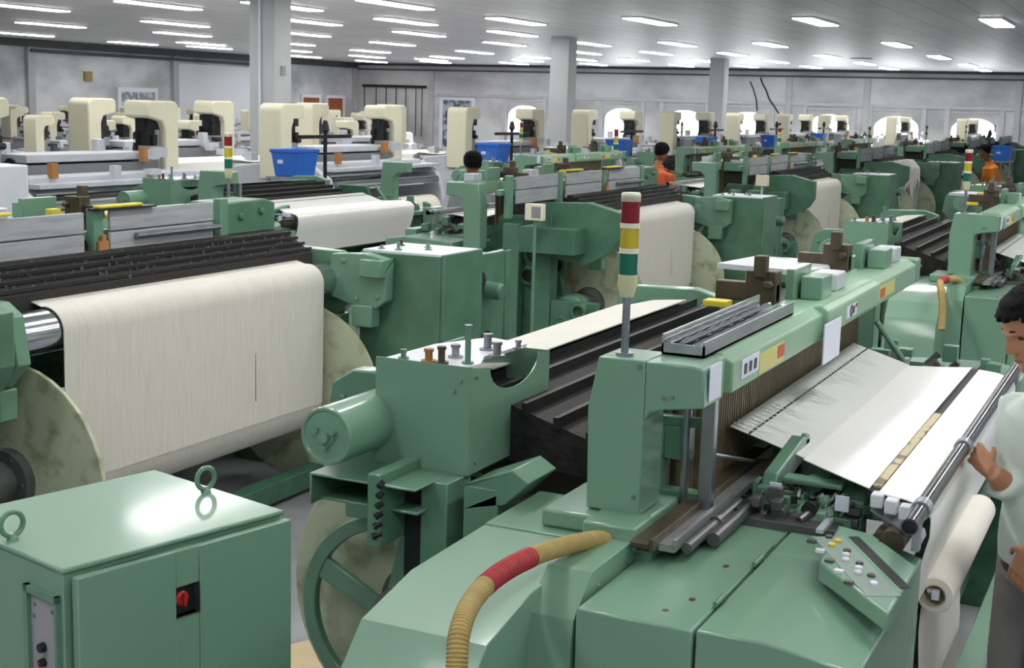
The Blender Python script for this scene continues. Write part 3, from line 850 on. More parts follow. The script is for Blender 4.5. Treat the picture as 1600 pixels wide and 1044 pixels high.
def near_back_A(t):
    """box with bolts, motor can, channel and spoked brake wheel at the near back corner"""
    b = G()
    x0, x1, y0, y1, z0, z1 = -1.945, -1.65, 3.2, 3.72, 1.0, 1.3
    b.box(x0, x1, y0, y0 + .004, z0, z1).box(x0, x0 + .004, y0, y1, z0, 1.282).box(x0, x1, y1 - .004, y1, z0, 1.27).box(x0, x1, y0, y1, z0, z0 + .004)
    sc_ = [(y0, z0), (y1, z0), (y1, 1.262)] + [(3.48 + .16 * math.cos(R(a)), 1.275 + .075 * math.sin(R(a))) for a in range(0, -181, -15)] + [(y0, 1.3)]
    b.prism(sc_, 'x', x1 - .004, x1)
    for bx, bz in ((-1.68, 1.26), (-1.70, 1.23)):
        b.bolt((bx, y0, bz), (0, -1, 0), .007, .006)
    for by, bz in ((3.24, 1.27), (3.24, 1.03)):
        b.bolt((x1, by, bz), (1, 0, 0), .007, .006)
    b = b.obj('gear_box', GRN, t, bevel=.002)
    G().prism([(x0 + .01, y0 + .02), (x1 - .03, y0 + .02), (x1 - .02, 3.3), (x1 - .06, 3.4), (x1 - .05, 3.66), (x0 + .1, 3.7), (x0 + .02, 3.5)], 'z', 1.283, 1.293).obj('lid_plate', WPL, b)
    for k, (bx, by, h, r, m) in enumerate(((-1.70, 3.28, .1, .0085, GRN2), (-1.77, 3.34, .03, .011, STL), (-1.68, 3.42, .035, .012, STL), (-1.62 - .06, 3.56, .02, .008, STL), (-1.80, 3.24, .03, .011, ORG), (-1.76, 3.24, .04, .01, BRZ), (-1.88, 3.24, .02, .008, GRN2), (-1.75, 3.5, .04, .012, STL))):
        G().lathe((bx, by, 1.293), (0, 0, 1), [(0, r * 2), (.006, r * 2), (.006, r), (h, r), (h, r * 1.3), (h + .008, r * 1.3), (h + .008, 0)], 12).obj('stud', m, b)
    mo = G().lathe((-1.965, 2.98, 1.115), (0, 1, 0), [(.004, 0), (.004, .066), (0, .07), (0, .077), (.006, .08), (.38, .08), (.38, 0)], 36)
    for a in (30, 150, 270):
        mo.bolt((-1.965 + .03 * math.cos(R(a)), 2.986, 1.115 + .03 * math.sin(R(a))), (0, -1, 0), .008, .02)
    mo.lathe((-1.965, 2.986, 1.115), (0, -1, 0), [(0, .026), (.008, .026), (.008, .018), (.022, .016), (.022, 0)], 18)
    mo.obj('brake_motor', GRN, t)
    g = G()
    g.box(-2.03, -1.70, 3.0, 3.45, .995, 1.003).box(-2.03, -1.72, 3.05, 3.45, .915, .925).box(-2.03, -2.022, 3.0, 3.45, .915, 1.0).box(-1.84, -1.80, 2.99, 3.2, .83, 1.03)
    g.box(-1.74, -1.66, 3.1, 3.24, .3, 1.0).box(-1.62, -1.52, 3.12, 3.24, .3, 1.0).prism([(-1.62, 1.0), (-1.48, 1.06), (-1.43, 1.03), (-1.5, .96), (-1.62, .93)], 'y', 3.12, 3.3)
    g.obj('channel_bracket', GRN2, t, bevel=.004)
    g = G().box(-1.80, -1.7, 3.12, 3.2, .55, .99)
    for k in range(6):
        g.cyl((-1.82 + .004 * k, 2.985, .86 + .028 * k), (-1.8, 3.0, .87 + .028 * k), .009, n=8)
    g.obj('chain', DRK, t)
    w = G()
    cx, cy, cz = -2.0, 3.38, .47
    w.lathe((cx, cy, cz), (0, 1, 0), [(0, .31), (0, .265), (.03, .265), (.03, .31), (0, .31)], 48)
    for a in (75, 155, 235, 315):
        p = Vector((cx + .27 * math.cos(R(a)), cy + .015, cz + .27 * math.sin(R(a))))
        q = Vector((cx + .04 * math.cos(R(a)), cy + .015, cz + .04 * math.sin(R(a))))
        d = (q - p).normalized()
        n = Vector((-d.z, 0, d.x)) * .028
        w.prism([((p + n * 1.3).x, (p + n * 1.3).z), ((q + n).x, (q + n).z), ((q - n).x, (q - n).z), ((p - n * 1.3).x, (p - n * 1.3).z)], 'y', cy + .004, cy + .026)
    w.lathe((cx, cy - .01, cz), (0, 1, 0), [(0, 0), (0, .07), (.05, .07), (.05, 0)], 24)
    w.obj('brake_wheel', GRN2, t, bevel=.004)

def far_end(t, var):
    g = G().prism([(-1.05, .4), (-1.05, .95), (-.62, .97), (-.46, .94), (-.46, .4)], 'y', 5.8, 6.1)
    g.box(-.9, -.6, 5.6, 5.8, .5, .93).box(-.56, -.46, 5.55, 5.8, .6, 1.0)
    g.obj('far_hood', GRN, t, bevel=.008)
    g = G()
    rnd = random.Random(5)
    for k in range(18):
        x, y = rnd.uniform(-1.05, -.6), rnd.uniform(5.34, 5.7)
        z = rnd.uniform(.95, 1.05)
        g.box(x, x + rnd.uniform(.02, .06), y, y + rnd.uniform(.02, .06), z, z + rnd.uniform(.02, .07))
    g.cyl((-1.0, 5.4, 1.2), (-.85, 5.42, 1.0), .012, n=8)
    g.box(-1.05, -.56, 5.36, 5.74, .93, .965)
    g.obj('far_mechanism', GRN2, t, bevel=.003)
    g = G()
    for k in range(10):
        x, y = rnd.uniform(-1.05, -.6), rnd.uniform(5.36, 5.65)
        g.cyl((x, y, .99), (x + .05, y + rnd.uniform(-.04, .04), 1.02 + rnd.uniform(0, .03)), rnd.uniform(.01, .02), n=8)
    g.box(-1.0, -.6, 5.45, 5.48, .965, 1.0).box(-.8, -.77, 5.36, 5.7, .965, 1.0)
    g.obj('far_linkage', MGR, t)

def back_B(t):
    """grey board screen and drive cabinet of the looms whose back faces the camera"""
    g = G()
    for k in range(3):
        y = 3.98 + k * .88
        g.box(-1.755, -1.74, y, y + .72, 1.40, 1.49).box(-1.755, -1.74, y, y + .72, 1.3, 1.392)
    g.obj('board_screen', BRD, t, bevel=.003)
    g = G()
    for k in range(4):
        y = 3.85 + k * .88
        g.box(-1.745, -1.70, y, y + .06, 1.2, 1.5)
    g.box(-1.7, -1.66, 3.8, 6.6, 1.36, 1.4)
    g.obj('screen_post', GRN2, t, bevel=.003)
    G().box(-1.765, -1.75, 4.72, 4.78, 1.31, 1.36).box(-1.765, -1.75, 4.735, 4.76, 1.36, 1.385).obj('orange_catch', ORG, t)
    g = G().cyl((-1.77, 3.95, 1.37), (-1.77, 4.55, 1.37), .014, n=10)
    g.obj('slide_rod', STL, t)
    g = G().prism([(3.42, 1.22), (3.42, 1.46), (3.5, 1.48), (3.84, 1.475), (3.88, 1.40), (3.88, 1.2), (3.6, 1.16)], 'x', -1.72, -1.5)
    for y, z in ((3.5, 1.3), (3.6, 1.25), (3.7, 1.3), (3.72, 1.4), (3.55, 1.42)):
        g.lathe((-1.72, y, z), (-1, 0, 0), [(0, .02), (.015, .02), (.02, .012), (.02, 0)], 10)
    g.obj('end_gear_case', GRM, t, bevel=.008)
    G().box(-1.77, -1.73, 4.5, 4.78, 1.502, 1.515).obj('yellow_handle', YEL, t, bevel=.004)
    G().box(-1.77, -1.73, 5.28, 5.55, 1.502, 1.515).obj('yellow_handle', YEL, t, bevel=.004)
    G().box(-1.78, -1.72, 4.42, 4.8, 1.493, 1.502).obj('tool_rest', BLK, t)
    c = G().box(-2.69, -2.22, 2.95, 3.38, .02, 1.235)
    c.box(-2.712, -2.69, 2.956, 3.375, .03, 1.245)
    c = c.obj('drive_cabinet', GRM, t, bevel=.004)
    G().box(-2.69, -2.23, 2.96, 3.37, 1.235, 1.245).obj('lid_plate', WPL, c)
    for bx, by, h, m in ((-2.52, 3.2, .03, GRN2), (-2.46, 3.1, .02, STL), (-2.3, 3.1, .03, BRZ), (-2.3, 3.3, .02, STL), (-2.4, 3.3, .04, GRN2)):
        G().lathe((bx, by, 1.245), (0, 0, 1), [(0, .02), (.006, .02), (.006, .009), (h, .009), (h, 0)], 10).obj('stud', m, c)
    g = G().prism([(-2.43, 1.21), (-2.43, 1.0), (-2.36, .95), (-2.2, .97), (-2.1, 1.0), (-2.1, 1.22), (-2.3, 1.235)], 'y', 3.40, 3.47)
    g.box(-2.36, -2.24, 3.41, 3.49, .86, .97).box(-2.43, -2.3, 3.40, 3.52, 1.12, 1.21)
    for bx, bz in ((-2.38, 1.15), (-2.38, 1.02), (-2.26, 1.0), (-2.18, 1.19)):
        g.bolt((bx, 3.47, bz), (0, 1, 0), .014, .012)
    g.obj('roller_bracket', GRN2, t, bevel=.008)
    # side frame with round clutch next to the cabinet
    g = G().box(-2.65, -2.61, 2.5, 2.9, 0, 1.2).box(-2.62, -2.2, 2.55, 2.6, 0, 1.18).box(-2.66, -2.60, 2.5, 2.56, 0, 1.2)
    g.lathe((-2.65, 2.78, 1.0), (-1, 0, 0), [(0, .05), (.09, .045), (.1, .03), (.1, 0)], 20)
    g.obj('clutch_frame', GRM, t, bevel=.005)
    G().cyl((-2.655, 2.86, 1.06), (-2.66, 2.86, 1.06), .05, n=18).cyl((-2.655, 2.78, .72), (-2.66, 2.78, .72), .06, n=18).obj('bore', BLK, t)
    # near-end bracket tower seen past the cabinet
    g = G().prism([(-2.36, 1.05), (-2.36, 1.24), (-2.1, 1.3), (-1.7, 1.28), (-1.7, .9), (-2.1, .84), (-2.3, .95)], 'y', 5.86, 5.98)
    g.box(-2.1, -1.66, 5.95, 6.2, .93, 1.12).box(-1.83, -1.68, 5.86, 6.0, 0, 1.2).box(-2.2, -1.83, 5.9, 5.98, .28, .56)
    g.lathe((-2.08, 5.98, .5), (0, 1, 0), [(0, .065), (.07, .06), (.07, .04), (.02, .04), (.02, 0)], 20)
    for qx, qz in ((-1.92, .4), (-2.06, .36)):
        g.lathe((qx, 5.98, qz), (0, 1, 0), [(0, .045), (.012, .045), (.012, .03), (.002, .03), (.002, 0)], 16)
    g.lathe((-2.2, 5.86, 1.15), (0, -1, 0), [(0, .05), (.06, .045), (.06, 0)], 18)
    for bx, bz in ((-2.0, 1.2), (-1.85, 1.0), (-1.8, 1.2), (-2.28, 1.1)):
        g.bolt((bx, 5.86, bz), (0, -1, 0), .018, .02)
    g.obj('let_off_case', GRM, t, bevel=.006)

def make_loom(label, var):
    t = thing('weaving_loom', label, 'weaving loom', LO, 'green weaving looms')
    warp_beam(t, var)
    back_rest(t)
    side_frames(t, var)
    shedding(t, var)
    overhead(t)
    tops(t)
    signal(t)
    cloth_run(t)
    mechanism(t)
    hoods(t)
    hose(t)
    far_end(t, var)
    if var == 'A':
        near_back_A(t)
    else:
        back_B(t)
    return t

loom_a = make_loom('green weaving loom with a man leaning over its bright white cloth', 'A')
loom_b = make_loom('green weaving loom with the largest hanging cream warp sheet, behind the control cabinet', 'B')
G().box(-2.1425, -2.141, 4.165, 4.171, .58, .96).obj('warp_gap', YRN, loom_b)
loom_b.location = (-4.65, 5.05, 0)
loom_b.rotation_euler = (0, 0, PI)
P = 5.9
TOPS = ('top_beam', 'heald_frames', 'heald_rods', 'paper_sticker', 'name_plate', 'plate_marks', 'yellow_sticker', 'orange_sticker', 'badge', 'badge_marks', 'badge_dot', 'heald_bracket', 'sensor_box', 'terminal_box', 'cover_plate', 'tie_bar', 'yellow_clip', 'signal_tower', 'guard_tube', 'tube_clamp')
ordw = ['first', 'second', 'third', 'fourth', 'fifth', 'sixth', 'seventh', 'eighth', 'ninth']
for k in (1, 2):
    dup(loom_a, LO + Vector((0, P * k, 0)), 0, 'green weaving loom %s behind the one the man leans over' % ordw[k - 1])
for k in range(1, 7):
    dup(loom_b, (-4.65, 5.05 + P * k, 0), PI, 'green weaving loom showing its warp sheet, %s behind the one with the largest sheet' % ordw[k - 1])
for k in range(0, 6):
    dup(loom_a, LO + Vector((-5.9, P * k, 0)), 0, 'green weaving loom facing us in the row before the cream looms, %s from the camera' % ordw[k],
        skip=TOPS if k in (1,) else ())
# ------------------------------------------------------------------ control cabinet in the left foreground
def cabinet():
    t = thing('control_cabinet', 'big pale green control cabinet with two lifting eyes and a red switch', 'cabinet', (0, 0, 0))
    g = G().box(-.50, -.012, 0.0, .57, .0, 1.04).box(-.50, -.012, .57, .575, .02, 1.03)
    b = g.obj('body', GRN, t, bevel=.004)
    G().box(-.505, -.006, -.004, .576, 1.04, 1.052).obj('top_plate', GRN, t, bevel=.004)
    d = G().box(0.0, .022, .012, .25, .03, 1.035).box(0.0, .022, .312, .575, .03, 1.035).box(0, .022, .25, .312, .03, .885).box(0, .022, .25, .312, .952, 1.035)
    d = d.obj('door', GRN2 if False else GRN, t, bevel=.003)
    s = G().box(0, .006, .25, .312, .885, .952).obj('switch_plate', BLK, d)
    G().lathe((.006, .272, .922), (1, 0, 0), [(0, .017), (.008, .017), (.012, .012), (.012, 0)], 20).box(.012, .026, .269, .275, .908, .936).obj('main_switch', RED, d)
    G().box(.006, .024, .311, .313, .884, .953).box(.006, .024, .249, .313, .8835, .885).obj('switch_frame', STL, d)
    for y in (.03, .54):
        G().tube([(-.25 , y + .026 * math.cos(a), 1.052 + .034 + .026 * math.sin(a)) for a in [2 * PI * i / 24 for i in range(24)]], .0062, 10, True) \
            .lathe((-.25, y, 1.052), (0, 0, 1), [(0, .013), (.006, .011), (.012, .006)], 14).obj('lifting_eye', GRN2, t)
    p = G().box(-.13, -.03, -.002, .004, .5, .975).obj('knob_panel', mat_once('panel_grey', (150, 152, 156), .5), t)
    G().box(-.145, -.13, -.012, .0, .48, .99).box(-.03, -.022, -.012, 0, .48, .99).box(-.145, -.022, -.012, 0, .975, .99).obj('panel_rim', GRN2, t)
    for z, r in ((.865, .011), (.832, .0095)):
        k = G().lathe((-.085, -.002, z), (0, -1, 0), [(0, r), (.012, r * .9), (.012, 0)], 14).obj('knob', BLK, p)
    G().box(-.087, -.083, -.016, -.013, .828, .836).obj('knob_dot', RED, p)
    for x, z in ((-.115, .95), (-.05, .95), (-.115, .80), (-.05, .8), (-.118, .925)):
        G().lathe((x, -.002, z), (0, -1, 0), [(0, .004), (.002, .004), (.002, 0)], 8).obj('screw', STL, p)
    g = G().box(-.56, -.553, -.1, .62, .6, 1.02).box(-.515, -.508, -.1, .62, .6, 1.02)
    for k in range(9):
        g.box(-.56, -.508, -.08 + k * .085, -.072 + k * .085, 1.0, 1.02)
    g.obj('cable_duct', GRN2, t, bevel=.002)
    t.location = (-1.93, 1.99, 0)
    t.rotation_euler = (0, 0, R(-14.1))
    return t
ORG0 = Vector((0, 0, 0))
cab = cabinet()

# ------------------------------------------------------------------ foreground loose things
ORG0 = Vector((0, 0, 0))
t = thing('cloth_roll', 'roll of white cloth on a hollow tube core hanging below the loom front', 'cloth roll', (-.475, 3.7, .72))
g = G().lathe((-.475, 3.68, .725), (0, 1, 0), [(0, .03), (0, .047), (.008, .051), (.92, .051), (.93, .042), (.93, 0)], 32)
g.obj('cloth', ROL, t)
G().lathe((-.475, 3.675, .725), (0, 1, 0), [(.05, 0), (.05, .028), (0, .028), (0, .0315), (.06, .0315)], 24).obj('tube_core', mat_once('core_tan', (190, 184, 158), .6), t)
G().box(-.482, -.462, 3.67, 3.72, .715, .74).cyl((-.49, 3.68, .735), (-.49, 3.74, .735), .006, n=8).obj('core_clamp', WPL, t)
G().strip([(-.512, .74), (-.515, .6), (-.50, .4), (-.49, .12)], 'y', 3.72, 4.5, .003).obj('hanging_cloth', ROL, t)
t = thing('take_up_rail', 'long green steel rail low in front of the loom, beside the trousers', 'rail', (-.4, 3.6, 0))
G().box(-.445, -.372, 3.55, 5.3, .31, .4).obj('rail', GRN, t, bevel=.004)
G().box(-.372, -.366, 3.55, 5.3, .2, .398).obj('side_plate', GRY, t)
for y in (3.62, 5.2):
    G().box(-.43, -.38, y, y + .05, 0, .31).obj('leg', GRD, t)
g = G()
t = thing('metal_tray', 'open aluminium tray of steel rods lying on the loom top beam', 'tray', (-1.03, 3.5, 1.402))
x0, x1 = -1.10, -.99
G().box(x0, x1, 3.16, 4.02, 1.402, 1.407).box(x0, x0 + .005, 3.16, 4.02, 1.402, 1.452).box(x1 - .005, x1, 3.16, 4.02, 1.402, 1.44).box(x0, x1, 3.16, 3.165, 1.402, 1.43).obj('tray', ALU, t)
g = G()
for k, (x, z) in enumerate(((-1.085, 1.43), (-1.068, 1.418), (-1.05, 1.432), (-1.03, 1.418), (-1.01, 1.43))):
    g.tube([(x, 3.17 + .05 * i, z) for i in range(17)], [.0095 if i % 2 else .0065 for i in range(17)], 8)
g.obj('rods', CHR, t)
ORG0 = Vector((0, 0, 0))
tag(G().box(-.921, -.917, 4.135, 4.36, 1.235, 1.36).obj('card_tag', PAP, loc=(0, 0, 0)), 'blank white card hanging from the loom top beam', 'card')
ORG0 = Vector((0, 0, 0))
tag(G().prism([(-2.78, 3.86), (-2.52, 3.6), (-2.2, 4.6), (-2.4, 4.7)], 'z', 0, .03).obj('wooden_plank', KRF), 'pale wooden plank on the floor between cabinet and loom', 'plank')
# strips of waste cloth hung on the warp beam brackets
ORG0 = Vector((0, 0, 0))
g = G()
pts = [((-3.84, 3.62, .86), .012), ((-3.86, 3.61, .80), .02), ((-3.87, 3.6, .72), .032), ((-3.86, 3.59, .65), .045), ((-3.86, 3.58, .60), .03)]
for i in range(len(pts) - 1):
    (a, wa), (b, wb) = pts[i], pts[i + 1]
    g.add([(a[0] - wa, a[1], a[2]), (a[0] + wa, a[1] - .01, a[2]), (b[0] + wb, b[1] - .01, b[2]), (b[0] - wb, b[1], b[2])], [(0, 1, 2, 3)])
o = g.obj('waste_cloth', KRF)
md = o.modifiers.new('solid', 'SOLIDIFY')
md.thickness = .004
o['label'] = 'cream strip of waste cloth dangling before a big round flange'
o['category'] = 'cloth'
for k, y in enumerate((8.8, 14.7)):
    t = thing('switch_box', ('cream switch box on a thin green pole, the nearer of the two poles' if k == 0 else 'cream switch box on a thin pole, farther back beside the white warp sheet'), 'switch box', (-4.05, y, 0), 'switch boxes on poles')
    G().cyl((-4.05, y, 0), (-4.05, y, 1.2), .012, n=10).lathe((-4.05, y, 0), (0, 0, 1), [(0, .06), (.01, .06), (.01, .012)], 14).obj('pole', GRN2 if k == 0 else LGR, t)
    G().box(-4.12, -3.98, y - .03, y + .03, 1.19, 1.31).obj('box', CRM, t, bevel=.008)
    if k == 0:
        G().box(-4.065, -3.995, y - .033, y - .03, 1.21, 1.29).obj('face_plate', GRY, t)

# bundle of torn warp hanging over a loom farther back
t = thing('warp_bundle', 'torn end of cream cloth draped over a green loom in the middle distance', 'cloth', (-4.0, 22.5, 1.25))
g = G()
n = 14
for j in range(5):
    for i in range(n + 1):
        y = 21.4 + 1.9 * i / n
        dz = [0, 0, -.12, -.25 - .25 * abs(math.sin(i * 1.3)), -.3 - .5 * max(0, math.sin(i * .9 + .5))][j]
        g.v.append(([-4.05, -3.9, -3.79, -3.77, -3.76][j] , y, 1.27 + dz + .02 * math.sin(i * 2)))
for j in range(4):
    for i in range(n):
        a = j * (n + 1) + i
        g.f.append((a, a + 1, a + n + 2, a + n + 1))
o = g.obj('cloth', ROL, t)
md = o.modifiers.new('solid', 'SOLIDIFY')
md.thickness = .006

# ------------------------------------------------------------------ cream headed looms of the rows beyond
def head(t, y, s, z0=1.0, ztop=1.93, lab=None):
    """tall hooded head; s=+1 hood reaches toward +Y"""
    def Y(a):
        return y + s * a
    r = .1
    prof = [(Y(0), z0), (Y(0), ztop - r)] + [(Y(r - r * math.cos(R(a))), ztop - r + r * math.sin(R(a))) for a in range(15, 91, 15)]
    prof += [(Y(.42), ztop)] + [(Y(.42 + .07 * math.sin(R(a))), ztop - .07 + .07 * math.cos(R(a))) for a in range(15, 91, 15)]
    prof += [(Y(.49), ztop - .17), (Y(.26), ztop - .22), (Y(.22), ztop - .3), (Y(.22), z0)]
    h = G().prism(prof, 'x', -.17, .17).obj('head_cover', CRM, t, bevel=.018)
    g = G().box(-.12, .12, min(Y(.22), Y(.42)), max(Y(.22), Y(.42)), z0 - .1, ztop - .48)
    g.obj('head_housing', GRY, t, bevel=.01)
    g = G().box(-.09, .09, min(Y(.22), Y(.40)), max(Y(.22), Y(.40)), ztop - .5, ztop - .17)
    rnd = random.Random(int(y * 10) + s)
    for k in range(16):
        x = rnd.uniform(-.15, .13)
        z = rnd.uniform(ztop - .62, ztop - .22)
        yy = Y(rnd.uniform(.26, .44))
        if k % 2:
            g.cyl((x, yy - .03, z), (x, yy + .05, z), rnd.uniform(.015, .045), n=8)
        else:
            g.box(x, x + rnd.uniform(.03, .1), yy - .03, yy + rnd.uniform(.02, .07), z, z + rnd.uniform(.03, .12))
    g.obj('dobby_mechanism', DRK, t)

def grey_loom():
    t = thing('jacquard_loom', 'x', 'weaving loom', (0, 0, 0), 'cream and grey looms')
    head(t, 0.0, 1)
    head(t, 2.9, -1)
    for y in (.05, 2.75):
        G().prism([(-.9, 0), (-.95, .6), (-.6, 1.15), (-.2, 1.2), (.2, 1.1), (.55, 1.2), (.8, 1.05), (.9, .8), (.95, 0), (.6, 0), (.5, .35), (-.4, .35), (-.5, 0)], 'y', y, y + .1).obj('side_frame', LGR, t, bevel=.02)
    G().box(.38, .62, .25, 2.65, 1.02, 1.22).obj('front_cover', LGR, t, bevel=.02)
    G().cyl((.82, .2, .95), (.82, 2.7, .95), .06, n=14).cyl((.72, .2, 1.07), (.72, 2.7, 1.07), .035, n=12).obj('front_roller', CHR, t)
    G().cyl((.78, .3, .55), (.78, 2.6, .55), .2, n=20).obj('cloth_beam', ROL, t)
    G().cyl((-.7, .25, .6), (-.7, 2.65, .6), .32, n=24).obj('warp_roll', ROL, t)
    G().strip([(-1.0, .7), (-.95, 1.15), (-.85, 1.2), (-.5, 1.18)], 'y', .35, 2.5, .01).obj('warp_sheet', CLO, t)
    G().box(-.3, .3, .45, 2.4, 1.14, 1.3).obj('heald_frames', mat_once('frames_grey', (120, 124, 126), .5), t)
    g = G().box(-.2, .25, .6, 2.3, 1.32, 1.4).box(-.25, -.15, .7, .8, 1.3, 1.5).box(-.25, -.15, 2.0, 2.1, 1.3, 1.52)
    g.obj('top_rail', LGR, t, bevel=.01)
    rnd = random.Random(31)
    g = G().box(-.75, .8, .2, 2.9, 1.12, 1.16)
    for k in range(16):
        x, y, z = rnd.uniform(-.8, .8), rnd.uniform(.2, 2.7), rnd.uniform(1.15, 1.35)
        g.box(x, x + rnd.uniform(.04, .12), y, y + rnd.uniform(.04, .2), z, z + rnd.uniform(.04, .12))
    g.obj('top_deck', LGR, t)
    g = G().cyl((.05, .3, 1.3), (.05, 2.6, 1.3), .02, n=8)
    for k in range(12):
        y = rnd.uniform(.3, 2.5)
        g.cyl((.05, y, 1.3), (.05, y + .05, 1.3), rnd.uniform(.03, .07), n=10)
    g.obj('cam_shaft', DRK, t)
    G().box(.3, .36, 2.1, 2.2, 1.3, 1.45).obj('orange_catch', ORG, t)
    G().box(.6, .66, .5, .58, 1.2, 1.34).obj('orange_catch', ORG, t)
    G().cyl((.1, 2.62, 1.2), (.1, 2.62, 1.62), .03, n=8).box(.4, .6, -.06, .06, .9, 1.35).obj('corner_fitting', GRY, t)
    return t
ORG0 = Vector((0, 0, 0))
gl = grey_loom()
KIDS.clear()
first = True
rows = [(-10.0, 9.1, 4.82, 8, 'cream row nearest the green looms'), (-12.2, 13.0, 4.82, 8, 'second cream row'),
        (-14.9, 16.1, 4.82, 7, 'cream row just behind the pillars'), (-17.7, 17.4, 4.82, 7, 'fourth cream row'),
        (-20.6, 21.0, 4.82, 6, 'fifth cream row'), (-23.6, 22.6, 4.82, 6, 'sixth cream row'),
        (-26.6, 26.0, 4.82, 5, 'seventh cream row'), (-29.8, 28.6, 4.82, 4, 'cream row along the left wall')]
for ri, (X, Y0, pit, n, nm) in enumerate(rows):
    for k in range(n):
        loc = (X, Y0 + pit * k, 0)
        if ri and X / (Y0 + pit * k) > -.60:
            continue
        lab = 'grey loom with cream hooded heads, %s in the %s' % (ordw[k], nm)
        flip = PI if ri % 2 else 0
        if flip:
            loc = (X, loc[1] + 2.9, 0)
        if first:
            gl.location = loc
            gl['label'] = lab
            first = False
        else:
            r_ = dup(gl, loc, flip, lab)
            if ri >= 2:
                r_.scale = (.85, .9, .82)

dup(gl, (-8.6, 46.5, 0), 0, 'grey loom with a cream head at the end of the middle green row')
dup(gl, (-6.4, 46.8, 0), 0, 'grey loom with a cream head between the last green looms and the arched windows')
# blue bins on trolleys, with yarn stands over them
def bin_():
    t = thing('blue_bin', 'x', 'bin', (0, 0, 0), 'blue plastic bins')
    g = G()
    z0, z1 = 1.17, 1.45
    def ring(a, b, z, n=1):
        return [(-a, -b, z), (a, -b, z), (a, b, z), (-a, b, z)]
    vs = ring(.15, .2, z0) + ring(.185, .245, z1) + ring(.205, .265, z1) + ring(.205, .265, z1 - .03) + ring(.19, .25, z1 - .03) + ring(.155, .205, z0 - .008)
    fs = [(0, 1, 2, 3)]
    vs2 = [ring(.13, .17, z0), ring(.16, .205, z1), ring(.175, .225, z1 + .005), ring(.175, .225, z1 - .03), ring(.165, .21, z1 - .03), ring(.135, .175, z0 - .008)]
    allv = [p for r_ in vs2 for p in r_]
    for k in range(5):
        fs += [(k * 4 + i, k * 4 + (i + 1) % 4, k * 4 + 4 + (i + 1) % 4, k * 4 + 4 + i) for i in range(4)]
    fs.append((20, 21, 22, 23))
    g.add(allv, fs)
    g.obj('tub', BLU, t, bevel=.012)
    G().box(-.09, -.02, -.199, -.194, 1.30, 1.36).obj('label_patch', PAP, t)
    return t
def trolley_():
    t = thing('bin_trolley', 'x', 'trolley', (0, 0, 0), 'trolleys under the blue bins')
    G().box(-.2, .2, -.26, .26, 1.135, 1.16).obj('shelf', GRY, t)
    for sx in (-1, 1):
        for sy in (-1, 1):
            G().box(sx * .18 - .015, sx * .18 + .015, sy * .24 - .015, sy * .24 + .015, 0, 1.135).obj('leg', GRY, t)
    return t
def stand_():
    t = thing('yarn_stand', 'x', 'yarn stand', (0, 0, 0), 'black yarn stands')
    G().cyl((0, 0, 0), (0, 0, 1.75), .022, n=10).obj('post', BLK, t)
    G().box(-.03, .03, -.5, .5, 1.56, 1.6).obj('arm', BLK, t)
    G().lathe((0, 0, 1.62), (0, 0, 1), [(0, .02), (.03, .05), (.1, .035), (.14, .02), (.14, 0)], 10).obj('finial', DRK, t)
    return t
ORG0 = Vector((0, 0, 0))
bi, tr, st = bin_(), trolley_(), stand_()
KIDS.clear()
for k in range(6):
    y = 12.45 + 4.82 * k
    X = -8.62
    L1 = 'blue plastic bin with white label, %s bin from the camera along the green looms' % ordw[k]
    L2 = 'grey trolley carrying the %s blue bin from the camera' % ordw[k]
    L3 = 'black T shaped yarn stand behind the %s blue bin from the camera' % ordw[k]
    if k == 0:
        for o_, L in ((bi, L1), (tr, L2), (st, L3)):
            o_['label'] = L
        bi.location = (X, y, 0)
        tr.location = (X, y, 0)
        st.location = (X - .02, y + .62, 0)
    else:
        dup(bi, (X, y, 0), 0, L1)
        dup(tr, (X, y, 0), 0, L2)
        dup(st, (X - .02, y + .62, 0), 0, L3)
dup(bi, (-3.1, 28.6, 0), 0, 'blue plastic bin beyond the man in bright orange')
dup(tr, (-3.1, 28.6, 0), 0, 'grey trolley carrying the blue bin beyond the man in orange')
dup(st, (-3.4, 28.9, 0), 0, 'black T shaped yarn stand beyond the man in orange')
ORG0 = Vector((0, 0, 0))
t = thing('electric_cabinet', 'tall light grey electric cabinet among the rollers before the cream looms', 'cabinet', (-5.9, 6.2, 0))
G().box(-6.2, -5.92, 5.62, 5.9, 0, 1.58).obj('body', LGR, t, bevel=.01)
G().box(-6.19, -6.0, 5.605, 5.62, .1, 1.55).obj('side_panel', BLU, t)
# ------------------------------------------------------------------ people
def lerp(tab, x):
    for (a, u), (b, v) in zip(tab, tab[1:]):
        if x <= b:
            k = (x - a) / (b - a)
            k = k * k * (3 - 2 * k)
            return u + (v - u) * k
    return tab[-1][1]

